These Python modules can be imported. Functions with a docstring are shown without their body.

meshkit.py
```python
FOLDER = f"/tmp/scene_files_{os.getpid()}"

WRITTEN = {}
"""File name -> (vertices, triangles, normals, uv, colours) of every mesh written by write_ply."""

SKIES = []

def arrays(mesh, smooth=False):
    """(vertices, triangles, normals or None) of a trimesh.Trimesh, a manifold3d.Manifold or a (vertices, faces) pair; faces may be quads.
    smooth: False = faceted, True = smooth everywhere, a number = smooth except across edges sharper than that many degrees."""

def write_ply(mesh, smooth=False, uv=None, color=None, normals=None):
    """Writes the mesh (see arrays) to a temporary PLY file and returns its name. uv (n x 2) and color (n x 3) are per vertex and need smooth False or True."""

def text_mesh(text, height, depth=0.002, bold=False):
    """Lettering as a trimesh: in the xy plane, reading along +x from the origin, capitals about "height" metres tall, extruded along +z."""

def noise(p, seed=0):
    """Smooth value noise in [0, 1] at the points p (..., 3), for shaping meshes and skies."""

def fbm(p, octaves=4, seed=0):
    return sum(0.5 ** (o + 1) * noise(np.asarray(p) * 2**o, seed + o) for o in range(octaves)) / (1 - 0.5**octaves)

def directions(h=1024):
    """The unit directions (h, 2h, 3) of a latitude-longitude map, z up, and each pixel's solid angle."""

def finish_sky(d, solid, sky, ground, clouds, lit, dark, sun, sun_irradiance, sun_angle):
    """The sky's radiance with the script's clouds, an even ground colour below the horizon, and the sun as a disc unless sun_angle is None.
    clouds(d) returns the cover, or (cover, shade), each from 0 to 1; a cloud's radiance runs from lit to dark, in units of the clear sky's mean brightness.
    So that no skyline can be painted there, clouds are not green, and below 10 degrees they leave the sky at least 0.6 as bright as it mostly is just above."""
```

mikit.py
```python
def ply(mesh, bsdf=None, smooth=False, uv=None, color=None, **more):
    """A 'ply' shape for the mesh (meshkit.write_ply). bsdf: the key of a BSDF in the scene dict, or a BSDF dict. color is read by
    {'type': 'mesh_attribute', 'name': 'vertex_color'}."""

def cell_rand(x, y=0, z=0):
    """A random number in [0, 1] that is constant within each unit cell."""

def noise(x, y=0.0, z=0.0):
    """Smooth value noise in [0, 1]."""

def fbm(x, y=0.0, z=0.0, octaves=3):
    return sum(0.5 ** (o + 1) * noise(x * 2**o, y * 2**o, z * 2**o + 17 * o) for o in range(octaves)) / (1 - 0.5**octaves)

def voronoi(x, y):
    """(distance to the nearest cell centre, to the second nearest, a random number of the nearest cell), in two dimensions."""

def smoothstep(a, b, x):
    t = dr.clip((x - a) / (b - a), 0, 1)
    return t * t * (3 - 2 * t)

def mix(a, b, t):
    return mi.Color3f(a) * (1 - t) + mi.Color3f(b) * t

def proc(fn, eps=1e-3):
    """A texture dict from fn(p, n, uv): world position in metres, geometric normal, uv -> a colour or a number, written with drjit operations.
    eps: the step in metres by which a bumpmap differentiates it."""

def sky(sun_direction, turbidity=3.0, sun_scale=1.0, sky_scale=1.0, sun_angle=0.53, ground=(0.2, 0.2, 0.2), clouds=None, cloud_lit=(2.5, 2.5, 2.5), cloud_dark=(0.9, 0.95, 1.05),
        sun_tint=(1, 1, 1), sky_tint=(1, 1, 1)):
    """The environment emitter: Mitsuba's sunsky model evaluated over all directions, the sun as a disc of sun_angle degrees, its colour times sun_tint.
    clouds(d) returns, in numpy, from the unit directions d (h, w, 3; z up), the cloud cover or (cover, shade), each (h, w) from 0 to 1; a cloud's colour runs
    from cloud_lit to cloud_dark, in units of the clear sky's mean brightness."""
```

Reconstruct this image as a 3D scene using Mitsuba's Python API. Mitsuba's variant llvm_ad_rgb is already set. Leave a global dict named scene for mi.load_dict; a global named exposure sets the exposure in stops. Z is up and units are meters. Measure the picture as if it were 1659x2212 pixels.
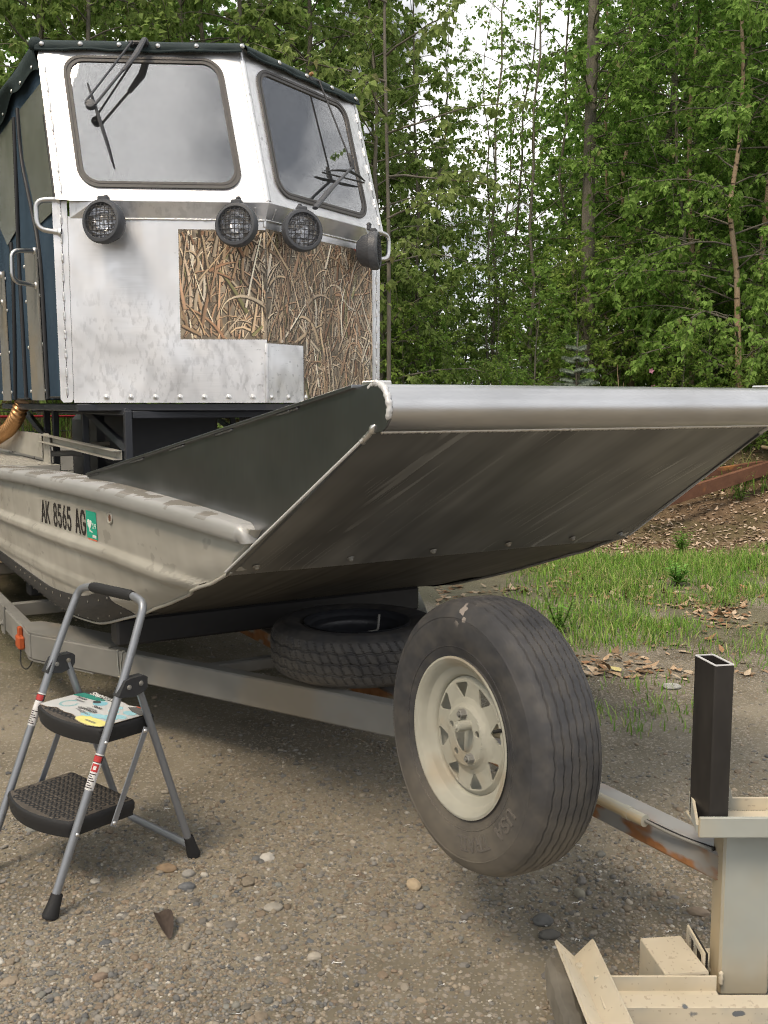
import math, random
import numpy as np, trimesh, shapely, shapely.affinity
import drjit as dr
import mitsuba as mi
import mikit, meshkit
from mikit import proc, noise, fbm, voronoi, smoothstep, mix
from shapely.geometry import Polygon, Point, box as sbox, LineString

T = mi.ScalarTransform4f
scene, labels = {}, {}
rng = np.random.default_rng(7)

# ------------------------------------------------------------------ camera, sky, exposure
EYE = 1.5
PITCH = 0.1114
scene['camera'] = {'type': 'perspective', 'fov': 2 * math.degrees(math.atan(1106 / 2119)), 'fov_axis': 'y', 'near_clip': 0.05, 'far_clip': 400.0,
                   'to_world': T().look_at(origin=[0, 0, EYE], target=[0, math.cos(PITCH), EYE - math.sin(PITCH)], up=[0, 0, 1])}


SUN = np.array([-0.32, -0.48, 0.80])


def clouds(d):
    """Broken overcast, brightest round the hidden sun, paler over the wood."""
    p = d / (0.25 + np.maximum(d[..., 2:3], 0))
    n = meshkit.fbm(p * 1.7 + 5, 5, 3)
    m = meshkit.fbm(p * 5.5 + 21, 5, 8)
    cover = np.clip(0.86 + (n - 0.42) * 2.2, 0.4, 1)
    s = np.clip(d @ (SUN / np.linalg.norm(SUN)), 0, 1)
    low = np.clip(d @ np.array([0.10, 0.96, 0.26]), 0, 1)
    return cover, np.clip(0.40 + (m - 0.5) * 4.4 - 0.40 * s ** 8 - 0.55 * low ** 8, 0, 1)


scene['sky'] = mikit.sky(SUN.tolist(), turbidity=3, sun_scale=0.52, sun_angle=18, clouds=clouds, cloud_lit=(5.6, 5.55, 5.5), cloud_dark=(1.25, 1.33, 1.48), ground=(0.12, 0.11, 0.09))
exposure = 1.75

# ------------------------------------------------------------------ helpers
TH = 0.5295
BF = np.eye(4)
BF[:3, 0] = [math.sin(TH), -math.cos(TH), 0]
BF[:3, 1] = [math.cos(TH), math.sin(TH), 0]
BF[:3, 3] = [0.2355, 3.3938, 0]                       # the boat's frame: x forward to the bow, y across, z up


def key_of(name):
    if name not in scene and name not in labels and not any(k.startswith(name + '__') for k in scene):
        return name
    i = 1
    while True:
        k = f'{name}_{i:03d}'
        if k not in scene and k not in labels and not any(q.startswith(k + '__') for q in scene):
            return k
        i += 1


def M(mesh):
    if hasattr(mesh, 'to_mesh'):
        m = mesh.to_mesh()
        return trimesh.Trimesh(m.vert_properties[:, :3], m.tri_verts, process=False)
    return mesh


def put(name, mesh, mat, frame=None, smooth=30, color=None, parent=None, label=None, cat=None, group=None, kind=None, exact=False, **kw):
    if isinstance(mesh, list):
        mesh = cat_(mesh)
    mesh = M(mesh)
    if frame is not None:
        mesh = mesh.copy()
        mesh.apply_transform(frame)
    full = name if parent is None else f'{parent}__{name}'
    k = full if exact else key_of(full)
    scene[k] = mikit.ply(mesh, mat, smooth=smooth, color=color, **kw)
    tag(k, label, cat, group, kind)
    return k


def tag(k, label=None, cat=None, group=None, kind=None):
    d = {a: b for a, b in (('label', label), ('category', cat), ('group', group), ('kind', kind)) if b}
    if d:
        labels[k] = {**labels.get(k, {}), **d}


def thing(name, label, cat, group=None):
    k = key_of(name)
    tag(k, label, cat, group)
    return k


def cat_(ms):
    ms = [M(m) for m in ms]
    vs, fs, o = [], [], 0
    for m in ms:
        vs.append(np.asarray(m.vertices)); fs.append(np.asarray(m.faces) + o); o += len(m.vertices)
    return trimesh.Trimesh(np.vstack(vs), np.vstack(fs), process=False)


def mat4(x, y, z, o):
    m = np.eye(4)
    m[:3, 0], m[:3, 1], m[:3, 2], m[:3, 3] = x, y, z, o
    return m


def unit(v):
    v = np.asarray(v, float)
    return v / np.linalg.norm(v)


def cbox(c, s, b=0.002, frame=None):
    """A box with chamfered edges."""
    h = np.asarray(s, float) / 2
    b = min(b, h.min() * 0.45)
    pts = []
    for sx in (-1, 1):
        for sy in (-1, 1):
            for sz in (-1, 1):
                g = np.array([sx, sy, sz])
                for k in range(3):
                    q = g * h - g * b
                    q[k] = g[k] * h[k]
                    pts.append(q)
    m = trimesh.convex.convex_hull(np.array(pts))
    m = trimesh.Trimesh(m.vertices, m.faces, process=False)
    if frame is not None:
        m.apply_transform(frame)
    m.apply_translation(c)
    return m


def beam(p, q, w, h, up=(0, 0, 1), b=0.004, ext=0.0):
    """A box beam from p to q, w across and h along up."""
    p, q = np.asarray(p, float), np.asarray(q, float)
    d = unit(q - p); p = p - d * ext; q = q + d * ext
    y = unit(np.cross(up, d)); z = np.cross(d, y)
    m = cbox((0, 0, 0), (np.linalg.norm(q - p), w, h), b)
    m.apply_transform(mat4(d, y, z, (p + q) / 2))
    return m


def fillet(pts, r, n=6):
    pts = [np.asarray(p, float) for p in pts]
    out = [pts[0]]
    for a, b, c in zip(pts[:-2], pts[1:-1], pts[2:]):
        u, v = a - b, c - b
        k = min(r, np.linalg.norm(u) * 0.49, np.linalg.norm(v) * 0.49)
        s, e = b + unit(u) * k, b + unit(v) * k
        for t in np.linspace(0, 1, n):
            out.append((1 - t) ** 2 * s + 2 * t * (1 - t) * b + t * t * e)
    out.append(pts[-1])
    return np.array(out)


def tube(pts, r, n=12, caps=True, sy=1.0):
    """A round tube swept along the points, its radius r a number or one per point."""
    p = np.asarray(pts, float)
    r = np.broadcast_to(np.asarray(r, float), (len(p),))
    t = np.gradient(p, axis=0)
    t /= np.linalg.norm(t, axis=1, keepdims=True) + 1e-12
    a = np.cross(t[0], [0, 0, 1.0] if abs(t[0][2]) < 0.9 else [1.0, 0, 0]); a = unit(a)
    V = []
    ang = np.arange(n) * 2 * np.pi / n
    for i in range(len(p)):
        a = unit(a - t[i] * (a @ t[i]))
        b = np.cross(t[i], a)
        V.append(p[i] + r[i] * (np.cos(ang)[:, None] * a + sy * np.sin(ang)[:, None] * b))
    V = np.vstack(V)
    i, j = np.meshgrid(np.arange(len(p) - 1), np.arange(n), indexing='ij')
    q = np.stack([i * n + j, i * n + (j + 1) % n, (i + 1) * n + (j + 1) % n, (i + 1) * n + j], -1).reshape(-1, 4)
    F = [q[:, [0, 1, 2]], q[:, [0, 2, 3]]]
    if caps:
        o = len(V)
        V = np.vstack([V, p[:1], p[-1:]])
        k = np.arange(n)
        F.append(np.stack([np.full(n, o), (k + 1) % n, k], 1))
        e = (len(p) - 1) * n
        F.append(np.stack([np.full(n, o + 1), e + k, e + (k + 1) % n], 1))
    return trimesh.Trimesh(V, np.vstack(F), process=False)


def lathe(prof, n=48, frame=None, rfun=None):
    """Profile points (radius, z) turned about z."""
    prof = np.asarray(prof, float)
    a = np.arange(n) * 2 * np.pi / n
    R = prof[:, :1] * np.ones((1, n))
    if rfun is not None:
        R = R + rfun(np.broadcast_to(a, R.shape), prof[:, 1:2] * np.ones((1, n)), R)
    V = np.stack([R * np.cos(a), R * np.sin(a), prof[:, 1:2] * np.ones((1, n))], -1).reshape(-1, 3)
    i, j = np.meshgrid(np.arange(len(prof) - 1), np.arange(n), indexing='ij')
    q = np.stack([i * n + j, i * n + (j + 1) % n, (i + 1) * n + (j + 1) % n, (i + 1) * n + j], -1).reshape(-1, 4)
    m = trimesh.Trimesh(V, np.vstack([q[:, [0, 1, 2]], q[:, [0, 2, 3]]]), process=False)
    if frame is not None:
        m.apply_transform(frame)
    return m


def grid(P):
    """A sheet from an array of points (rows, columns, 3)."""
    a, b = P.shape[:2]
    i, j = np.meshgrid(np.arange(a - 1), np.arange(b - 1), indexing='ij')
    q = np.stack([i * b + j, i * b + j + 1, (i + 1) * b + j + 1, (i + 1) * b + j], -1).reshape(-1, 4)
    return trimesh.Trimesh(P.reshape(-1, 3), np.vstack([q[:, [0, 1, 2]], q[:, [0, 2, 3]]]), process=False)


def slab(P, n, th):
    """The sheet P given a thickness th against the direction n, with closed edges."""
    a, b = P.shape[:2]
    top, bot = grid(P), grid(P - np.asarray(n, float) * th)
    bot.faces = bot.faces[:, ::-1]
    rim = np.concatenate([np.arange(b), np.arange(2, a) * b - 1, [a * b - 1] if a > 1 else [], np.arange(a * b - 2, (a - 1) * b - 1, -1), np.arange(a - 2, 0, -1) * b]).astype(int)
    nx = np.roll(rim, -1)
    side = np.vstack([np.stack([rim, rim + a * b, nx], 1), np.stack([nx, rim + a * b, nx + a * b], 1)])
    return trimesh.Trimesh(np.vstack([top.vertices, bot.vertices]), np.vstack([top.faces, bot.faces + a * b, side]), process=False)


def ext(poly, depth, frame):
    """A flat polygon given a depth along the frame's third axis."""
    geoms = getattr(poly, 'geoms', [poly])
    m = cat_([trimesh.creation.extrude_polygon(g, depth, engine='earcut') for g in geoms if g.area > 1e-9])
    m.apply_transform(frame)
    if np.linalg.det(frame[:3, :3]) < 0:
        m.invert()
    return m


def rrect(x0, y0, x1, y1, r, n=8):
    return sbox(x0 + r, y0 + r, x1 - r, y1 - r).buffer(r, quad_segs=n)


def bolt_mesh(frame, r=0.008, h=0.007, washer=True):
    a = [lathe([(0, h), (r * 0.8, h), (r, h * 0.75), (r, 0)], 6)]
    if washer:
        a.append(lathe([(r * 0.6, 0.0022), (r * 1.6, 0.0022), (r * 1.7, 0.0)], 12))
    m = cat_(a); m.apply_transform(frame)
    return m


def dome_mesh(frame, r=0.009, h=0.006, n=10):
    m = lathe([(0.0001, h), (r * 0.5, h * 0.9), (r * 0.85, h * 0.5), (r, 0)], n)
    m.apply_transform(frame)
    return m


def frame_n(o, n, up=(0, 0, 1)):
    n = unit(n)
    x = np.cross(up, n)
    x = unit(x) if np.linalg.norm(x) > 1e-6 else np.array([1.0, 0, 0])
    return mat4(x, np.cross(n, x), n, o)


def weld_mesh(pts, r, seed=0, n=7, step=None):
    """A lumpy weld bead along the points."""
    p = np.asarray(pts, float)
    d = np.concatenate([[0], np.cumsum(np.linalg.norm(np.diff(p, axis=0), axis=1))])
    s = np.arange(0, d[-1], step or r * 0.8)
    q = np.stack([np.interp(s, d, p[:, k]) for k in range(3)], 1)
    g = np.random.default_rng(seed)
    rr = r * (0.8 + 0.35 * g.random(len(s)) + 0.15 * np.sin(np.arange(len(s)) * 2.1))
    rr[0] = rr[-1] = r * 0.3
    return tube(q + g.normal(0, r * 0.1, q.shape), rr, n)


# ------------------------------------------------------------------ materials
def C(v):
    return {'type': 'rgb', 'value': list(map(float, v)) if hasattr(v, '__len__') else [float(v)] * 3}


def bsdf(name, **kw):
    scene[name] = {'type': 'twosided', 'bsdf': {'type': 'principled', **kw}}
    return name


def bumped(name, fn, scale, eps=1e-3, **kw):
    scene[name] = {'type': 'twosided', 'bsdf': {'type': 'bumpmap', 'arbitrary': proc(fn, eps), 'scale': scale, 'bsdf': {'type': 'principled', **kw}}}
    return name


def swirl(p):
    """Overlapping arcs left by a sanding disc."""
    x, z = p.x * 0.894 - p.y * 0.2 + p.y * 0.1, p.z
    u = fbm(p.x * 3 + 7, p.y * 3, p.z * 3, 2) * 6 + p.z * 5
    a = noise(p.x * 9 + u, p.z * 9 - u * 0.5, p.y * 9)
    return a


def alu_cab_color(p, n, uv):
    w = fbm(p.x * 5, p.y * 5, p.z * 5, 4)
    s = noise(p.x * 40, p.y * 40, p.z * 9)
    k = dr.clip(0.80 + 0.22 * (w - 0.5) + 0.10 * (s - 0.5), 0.4, 0.93)
    low = smoothstep(0.66, 0.8, fbm(p.x * 60, p.y * 60, p.z * 60, 3)) * smoothstep(0.45, 0.7, fbm(p.x * 2.5 + 3, p.y * 2.5, p.z * 2.5, 2))
    k = k * (1 - 0.45 * low)
    sx_ = p.x * 0.9 + p.y * 0.3
    wv = sx_ * 9 + 1.6 * noise(sx_ * 5, p.z * 4) + 0.9 * dr.square(p.z - 1.62) * 30
    sw = dr.abs(wv - dr.floor(wv) - 0.5) * 2
    band = smoothstep(1.92, 1.80, p.z) * smoothstep(1.50, 1.62, p.z)
    rip = noise(sx_ * 16, p.z * 190)
    k = k * (1 - 0.17 * band * smoothstep(0.35, 0.95, sw) * smoothstep(0.35, 0.6, fbm(p.x * 7, p.y * 7, p.z * 7 + 3, 3))) * (1 - 0.07 * smoothstep(0.45, 0.7, fbm(p.x * 6, p.y * 6, p.z * 2, 2)) * rip)
    sm = smoothstep(0.48, 0.70, fbm(p.x * 70, p.y * 70, p.z * 26, 4)) * smoothstep(0.48, 0.66, fbm(p.x * 2.3 + 1, p.y * 2.3, p.z * 2.3 + 4, 2))
    k = k * (1 - 0.20 * sm)
    return mi.Color3f(k, k, k * 1.01)


def alu_cab_rough(p, n, uv):
    u = fbm(p.x * 4 + 7, p.y * 4, p.z * 4, 2) * 5
    a = noise(p.x * 14 + u * 2, p.y * 14 + u, p.z * 7 - u * 1.5)
    return 0.30 + 0.26 * a


def hull_color(p, n, uv):
    w = fbm(p.x * 3, p.y * 3, p.z * 9, 4)
    st = fbm(p.x * 11, p.y * 11, p.z * 2, 3)
    c = mix((0.33, 0.315, 0.275), (0.46, 0.445, 0.40), dr.clip(0.5 + 1.3 * (w - 0.5) + 0.8 * (st - 0.5), 0, 1))
    d = smoothstep(0.66, 0.74, fbm(p.x * 16 + 3, p.y * 16, p.z * 16, 3))
    return mix(c, (0.20, 0.19, 0.165), d * 0.35)


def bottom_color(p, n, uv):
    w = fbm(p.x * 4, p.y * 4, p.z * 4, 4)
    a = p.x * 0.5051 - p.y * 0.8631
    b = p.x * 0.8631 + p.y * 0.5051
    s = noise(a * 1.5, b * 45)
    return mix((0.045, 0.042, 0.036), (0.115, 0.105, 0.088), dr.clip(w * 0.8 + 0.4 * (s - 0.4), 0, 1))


def rake_color(p, n, uv):
    a = p.x * 0.5051 - p.y * 0.8631
    b = p.x * 0.8631 + p.y * 0.5051
    s = fbm(a * 1.3 + b * 0.4, b * 11 - a * 2, 1.0, 5)
    w = fbm(p.x * 2.2, p.y * 2.2, p.z * 2.2, 4)
    scr = smoothstep(0.74, 0.80, fbm(a * 2 + 5, b * 30 - a * 9, 4.0, 2)) * smoothstep(0.5, 0.65, fbm(p.x * 3 + 2, p.y * 3, p.z * 3, 2))
    line = smoothstep(0.80, 0.86, noise(a * 2.5 + b * 0.7, b * 160 - a * 40)) * smoothstep(0.52, 0.6, fbm(p.x * 4 + 8, p.y * 4, p.z * 4, 2))
    k = dr.clip(0.30 + 0.10 * line + 0.25 * (s - 0.5) * (0.3 + 1.6 * w) + 0.30 * (w - 0.5) + 0.20 * scr, 0.10, 0.7)
    return mi.Color3f(k * 1.03, k * 1.04, k * 1.03)


def rake_rough(p, n, uv):
    return 0.34 + 0.25 * fbm(p.x * 7, p.y * 7, p.z * 7, 3)


def wing_color(p, n, uv):
    w = fbm(p.x * 5, p.y * 5, p.z * 5, 4)
    s = noise(p.x * 130, p.y * 130, p.z * 14)
    k = dr.clip(0.27 + 0.15 * (w - 0.5) + 0.015 * (s - 0.5), 0.10, 0.6)
    return mi.Color3f(k * 0.97, k, k * 1.06)


def galv_color(p, n, uv):
    w = fbm(p.x * 6, p.y * 6, p.z * 6, 4)
    c = mix((0.17, 0.168, 0.155), (0.29, 0.285, 0.265), w)
    d = smoothstep(0.5, 0.72, fbm(p.x * 3 + 9, p.y * 3, p.z * 3, 4))
    return mix(c, (0.27, 0.23, 0.17), d * 0.75)


def tongue_color(p, n, uv):
    w = fbm(p.x * 6, p.y * 6, p.z * 6, 4)
    c = mix((0.20, 0.205, 0.205), (0.32, 0.33, 0.335), w)
    up = smoothstep(0.5, 0.8, n.z)
    r = smoothstep(0.38, 0.52, fbm(p.x * 9 + 2, p.y * 9, p.z * 14, 4)) * (1 - 0.85 * up)
    f = fbm(p.x * 30, p.y * 30, p.z * 18, 3)
    rust = mix((0.19, 0.075, 0.025), (0.38, 0.19, 0.085), f)
    mud = smoothstep(0.4, 0.62, fbm(p.x * 5 + 31, p.y * 5, p.z * 6, 3)) * (1 - up)
    return mix(mix(c, (0.27, 0.215, 0.145), mud * 0.8), rust, r)


def tan_color(p, n, uv):
    w = fbm(p.x * 7, p.y * 7, p.z * 7, 4)
    c = mix((0.44, 0.385, 0.28), (0.58, 0.52, 0.41), w)
    up = smoothstep(0.2, 0.8, n.z)
    g = smoothstep(0.40, 0.66, fbm(p.x * 5 + 4, p.y * 5, p.z * 4, 4)) * (1 - 0.8 * up)
    c = mix(c, (0.27, 0.29, 0.28), g * 0.85)
    d = smoothstep(0.80, 0.86, noise(p.x * 130, p.y * 130, p.z * 130))
    chip = smoothstep(0.74, 0.765, fbm(p.x * 17 + 5, p.y * 13, p.z * 13, 3))
    return mix(mix(c, (0.20, 0.14, 0.09), d * 0.3), (0.13, 0.14, 0.15), chip)


def post_color(p, n, uv):
    w = fbm(p.x * 6, p.y * 6, p.z * 5, 4)
    c = mix((0.255, 0.27, 0.245), (0.385, 0.40, 0.365), w)
    t = smoothstep(0.45, 0.75, fbm(p.x * 6 + 2, p.y * 6, p.z * 3, 3))
    side = smoothstep(0.5, 0.9, -n.x)
    return mix(c, (0.40, 0.33, 0.215), dr.clip(t * 0.6 + side * 0.8, 0, 1))


def rubber_color(p, n, uv):
    w = fbm(p.x * 8, p.y * 8, p.z * 8, 4)
    f = fbm(p.x * 50, p.y * 50, p.z * 50, 3)
    c = mix((0.014, 0.0145, 0.0165), (0.056, 0.057, 0.062), dr.clip(w * 0.7 + f * 0.4, 0, 1))
    dust = dr.clip(0.22 * smoothstep(0.3, 0.8, fbm(p.x * 24 + 13, p.y * 24, p.z * 24, 5)) + 0.75 * smoothstep(0.70, 0.26, p.z + 0.25 * (fbm(p.x * 9, p.y * 9, p.z * 9, 4) - 0.5)), 0, 1)
    chip = smoothstep(0.52, 0.56, fbm(p.x * 40 + 1, p.y * 40, p.z * 40, 2)) * smoothstep(0.045, 0.02, dr.norm(p - mi.Point3f(0.215, 2.475, 0.955)))
    c = mix(c, (0.165, 0.145, 0.115), dust * 0.85)
    return mix(c, (0.33, 0.29, 0.26), chip * 0.8)


def khaki_color(p, n, uv):
    w = fbm(p.x * 12, p.y * 12, p.z * 12, 4)
    c = mix((0.27, 0.265, 0.22), (0.385, 0.38, 0.325), w)
    d = smoothstep(0.52, 0.74, fbm(p.x * 7 + 4, p.y * 7, p.z * 7, 4))
    return mix(c, (0.27, 0.22, 0.15), d * 0.6)


def canvas_color(p, n, uv):
    w = fbm(p.x * 7, p.y * 7, p.z * 2.5, 4)
    return mix((0.018, 0.034, 0.055), (0.045, 0.075, 0.11), w)


def roof_color(p, n, uv):
    w = fbm(p.x * 8, p.y * 8, p.z * 8, 4)
    return mix((0.016, 0.026, 0.028), (0.038, 0.055, 0.056), w)


def bark_color(p, n, uv):
    w = fbm(p.x * 14, p.y * 14, p.z * 5, 4)
    return mix((0.08, 0.074, 0.062), (0.235, 0.215, 0.18), w)


def birch_color(p, n, uv):
    w = noise(p.x * 10, p.y * 10, p.z * 26)
    f = fbm(p.x * 6, p.y * 6, p.z * 2, 3)
    c = mix((0.30, 0.20, 0.125), (0.46, 0.36, 0.26), f)
    return mix(c, (0.08, 0.055, 0.04), smoothstep(0.70, 0.8, w))


def rust_color(p, n, uv):
    w = fbm(p.x * 9, p.y * 9, p.z * 9, 4)
    c = mix((0.085, 0.042, 0.028), (0.18, 0.090, 0.055), w)
    return mix(c, (0.28, 0.125, 0.045), smoothstep(0.56, 0.7, fbm(p.x * 4 + 5, p.y * 4, p.z * 4, 3)))


def h_np(x, y):
    """Height of the ground: a level gravel yard, then a bank at its far edge."""
    x, y = np.asarray(x, float), np.asarray(y, float)
    e = 9.9 + 0.25 * np.sin(x * 0.7) - 0.03 * x
    t = np.clip((y - e) / 6.2, 0, 1)
    b = 1.62 * t * t * (3 - 2 * t)
    q = np.stack([x * 0.45, y * 0.45, x * 0], -1)
    far = np.clip((y - 7) / 5, 0, 1)
    return b + (meshkit.fbm(q, 3, 5) - 0.5) * (0.03 + 0.22 * far) + (meshkit.fbm(q * 7, 2, 9) - 0.5) * (0.012 + 0.03 * far)


def ground_color(p, n, uv):
    x, y = p.x, p.y
    big = fbm(x * 0.9, y * 0.9, 3.0, 4)
    mid = fbm(x * 6, y * 6, 1.0, 3)
    c = mix((0.095, 0.083, 0.060), (0.225, 0.198, 0.148), dr.clip(0.5 + 2.0 * (big - 0.5) + 0.8 * (mid - 0.5), 0, 1))
    d1, d2, r1 = voronoi(x * 95, y * 95)
    c = mix(c, mix((0.10, 0.095, 0.09), (0.36, 0.33, 0.29), r1 * r1), smoothstep(0.42, 0.25, d1) * smoothstep(0.25, 0.5, r1 + 0.5 * (mid - 0.5)) * 0.75)
    d1, d2, r1 = voronoi(x * 38 + 5, y * 38)
    c = mix(c, mix((0.11, 0.105, 0.10), (0.33, 0.29, 0.245), r1), smoothstep(0.36, 0.24, d1) * smoothstep(0.62, 0.7, r1) * 0.8)
    edge = y + 1.3 * (fbm(x * 0.8, y * 0.8, 9.0, 3) - 0.5) - 0.25 * x
    litter = mix((0.075, 0.05, 0.03), (0.20, 0.14, 0.09), fbm(x * 14, y * 14, 2.0, 3))
    c = mix(c, litter, smoothstep(7.8, 9.6, edge))
    g = smoothstep(4.9, 6.0, edge) * smoothstep(0.40, 0.6, fbm(x * 1.3 + 5, y * 1.3, 4.0, 3))
    return mix(c, (0.065, 0.07, 0.03), g * 0.45)


def ground_bump(p, n, uv):
    d1, d2, r1 = voronoi(p.x * 95, p.y * 95)
    a = smoothstep(0.5, 0.1, d1) * r1
    e1, e2, s1 = voronoi(p.x * 38 + 5, p.y * 38)
    b = smoothstep(0.4, 0.05, e1) * smoothstep(0.55, 0.7, s1)
    return a * 0.35 + b * 0.9 + 0.4 * fbm(p.x * 25, p.y * 25, 1.0, 2)


VC = {'type': 'mesh_attribute', 'name': 'vertex_color'}
bumped('mat_alu_cab', lambda p, n, uv: fbm(p.x * 3, p.y * 3, p.z * 3, 2), 0.02, 4e-3, base_color=proc(alu_cab_color), metallic=0.85, roughness=proc(alu_cab_rough), specular=0.5)
bsdf('mat_alu_bright', base_color=proc(lambda p, n, uv: mix((0.50, 0.50, 0.50), (0.74, 0.74, 0.74), fbm(p.x * 6, p.y * 6, p.z * 12, 4))), metallic=1.0, roughness=proc(lambda p, n, uv: 0.24 + 0.24 * fbm(p.x * 9, p.y * 9, p.z * 20, 4)))
bsdf('mat_weld', base_color=C((0.78, 0.77, 0.75)), metallic=0.9, roughness=0.30)
bsdf('mat_hull', base_color=proc(hull_color), metallic=0.25, roughness=0.5, specular=0.5)
def gunwale_color(p, n, uv):
    w = fbm(p.x * 5, p.y * 5, p.z * 5, 4)
    c = mix((0.30, 0.30, 0.29), (0.45, 0.45, 0.44), w)
    peel = smoothstep(0.52, 0.56, fbm(p.x * 9 + 3, p.y * 9, p.z * 4, 4)) * smoothstep(0.3, 0.8, n.z)
    return mix(c, (0.22, 0.205, 0.18), peel)


bsdf('mat_gunwale', base_color=proc(gunwale_color), metallic=0.35, roughness=0.45)
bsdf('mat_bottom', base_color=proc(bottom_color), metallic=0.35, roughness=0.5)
bumped('mat_rake', lambda p, n, uv: fbm(p.x * 3.5, p.y * 3.5, p.z * 3.5, 3), 0.016, 4e-3, base_color=proc(rake_color), metallic=1.0, roughness=proc(rake_rough))
bumped('mat_wing', lambda p, n, uv: fbm(p.x * 3, p.y * 3, p.z * 3, 3), 0.014, 4e-3, base_color=proc(wing_color), metallic=0.95, roughness=0.33)
bsdf('mat_galv', base_color=proc(galv_color), metallic=0.3, roughness=0.55)
bsdf('mat_tongue', base_color=proc(tongue_color), metallic=0.15, roughness=0.65)
bumped('mat_tan', lambda p, n, uv: fbm(p.x * 60, p.y * 60, p.z * 60, 3), 0.0006, base_color=proc(tan_color), roughness=0.85, specular=0.2)
bsdf('mat_post', base_color=proc(post_color), roughness=0.75, specular=0.25)
bumped('mat_rubber', lambda p, n, uv: fbm(p.x * 90, p.y * 90, p.z * 90, 3), 0.0007, base_color=proc(rubber_color), roughness=0.62, specular=0.4)
bumped('mat_khaki', lambda p, n, uv: fbm(p.x * 120, p.y * 120, p.z * 120, 2), 0.0004, base_color=proc(khaki_color), roughness=0.6, specular=0.4)
bsdf('mat_black_rubber', base_color=C((0.018, 0.018, 0.019)), roughness=0.6, specular=0.4)
bsdf('mat_black_steel', base_color=C((0.025, 0.027, 0.033)), roughness=0.38, specular=0.5)
bsdf('mat_tube_steel', base_color=proc(lambda p, n, uv: mix((0.020, 0.019, 0.019), (0.058, 0.053, 0.049), fbm(p.x * 25, p.y * 25, p.z * 6, 4))), metallic=0.35, roughness=0.42)
bsdf('mat_black_plastic', base_color=C((0.030, 0.031, 0.034)), roughness=0.5, specular=0.5)
bsdf('mat_grey_plastic', base_color=C((0.060, 0.064, 0.072)), roughness=0.5, specular=0.5)
def step_color(p, n, uv):
    w = fbm(p.x * 30, p.y * 30, p.z * 30, 4)
    up = smoothstep(0.6, 0.95, n.z)
    return mix((0.020, 0.020, 0.021), (0.105, 0.090, 0.074), up * dr.clip(0.15 + 1.1 * w, 0, 1))


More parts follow.
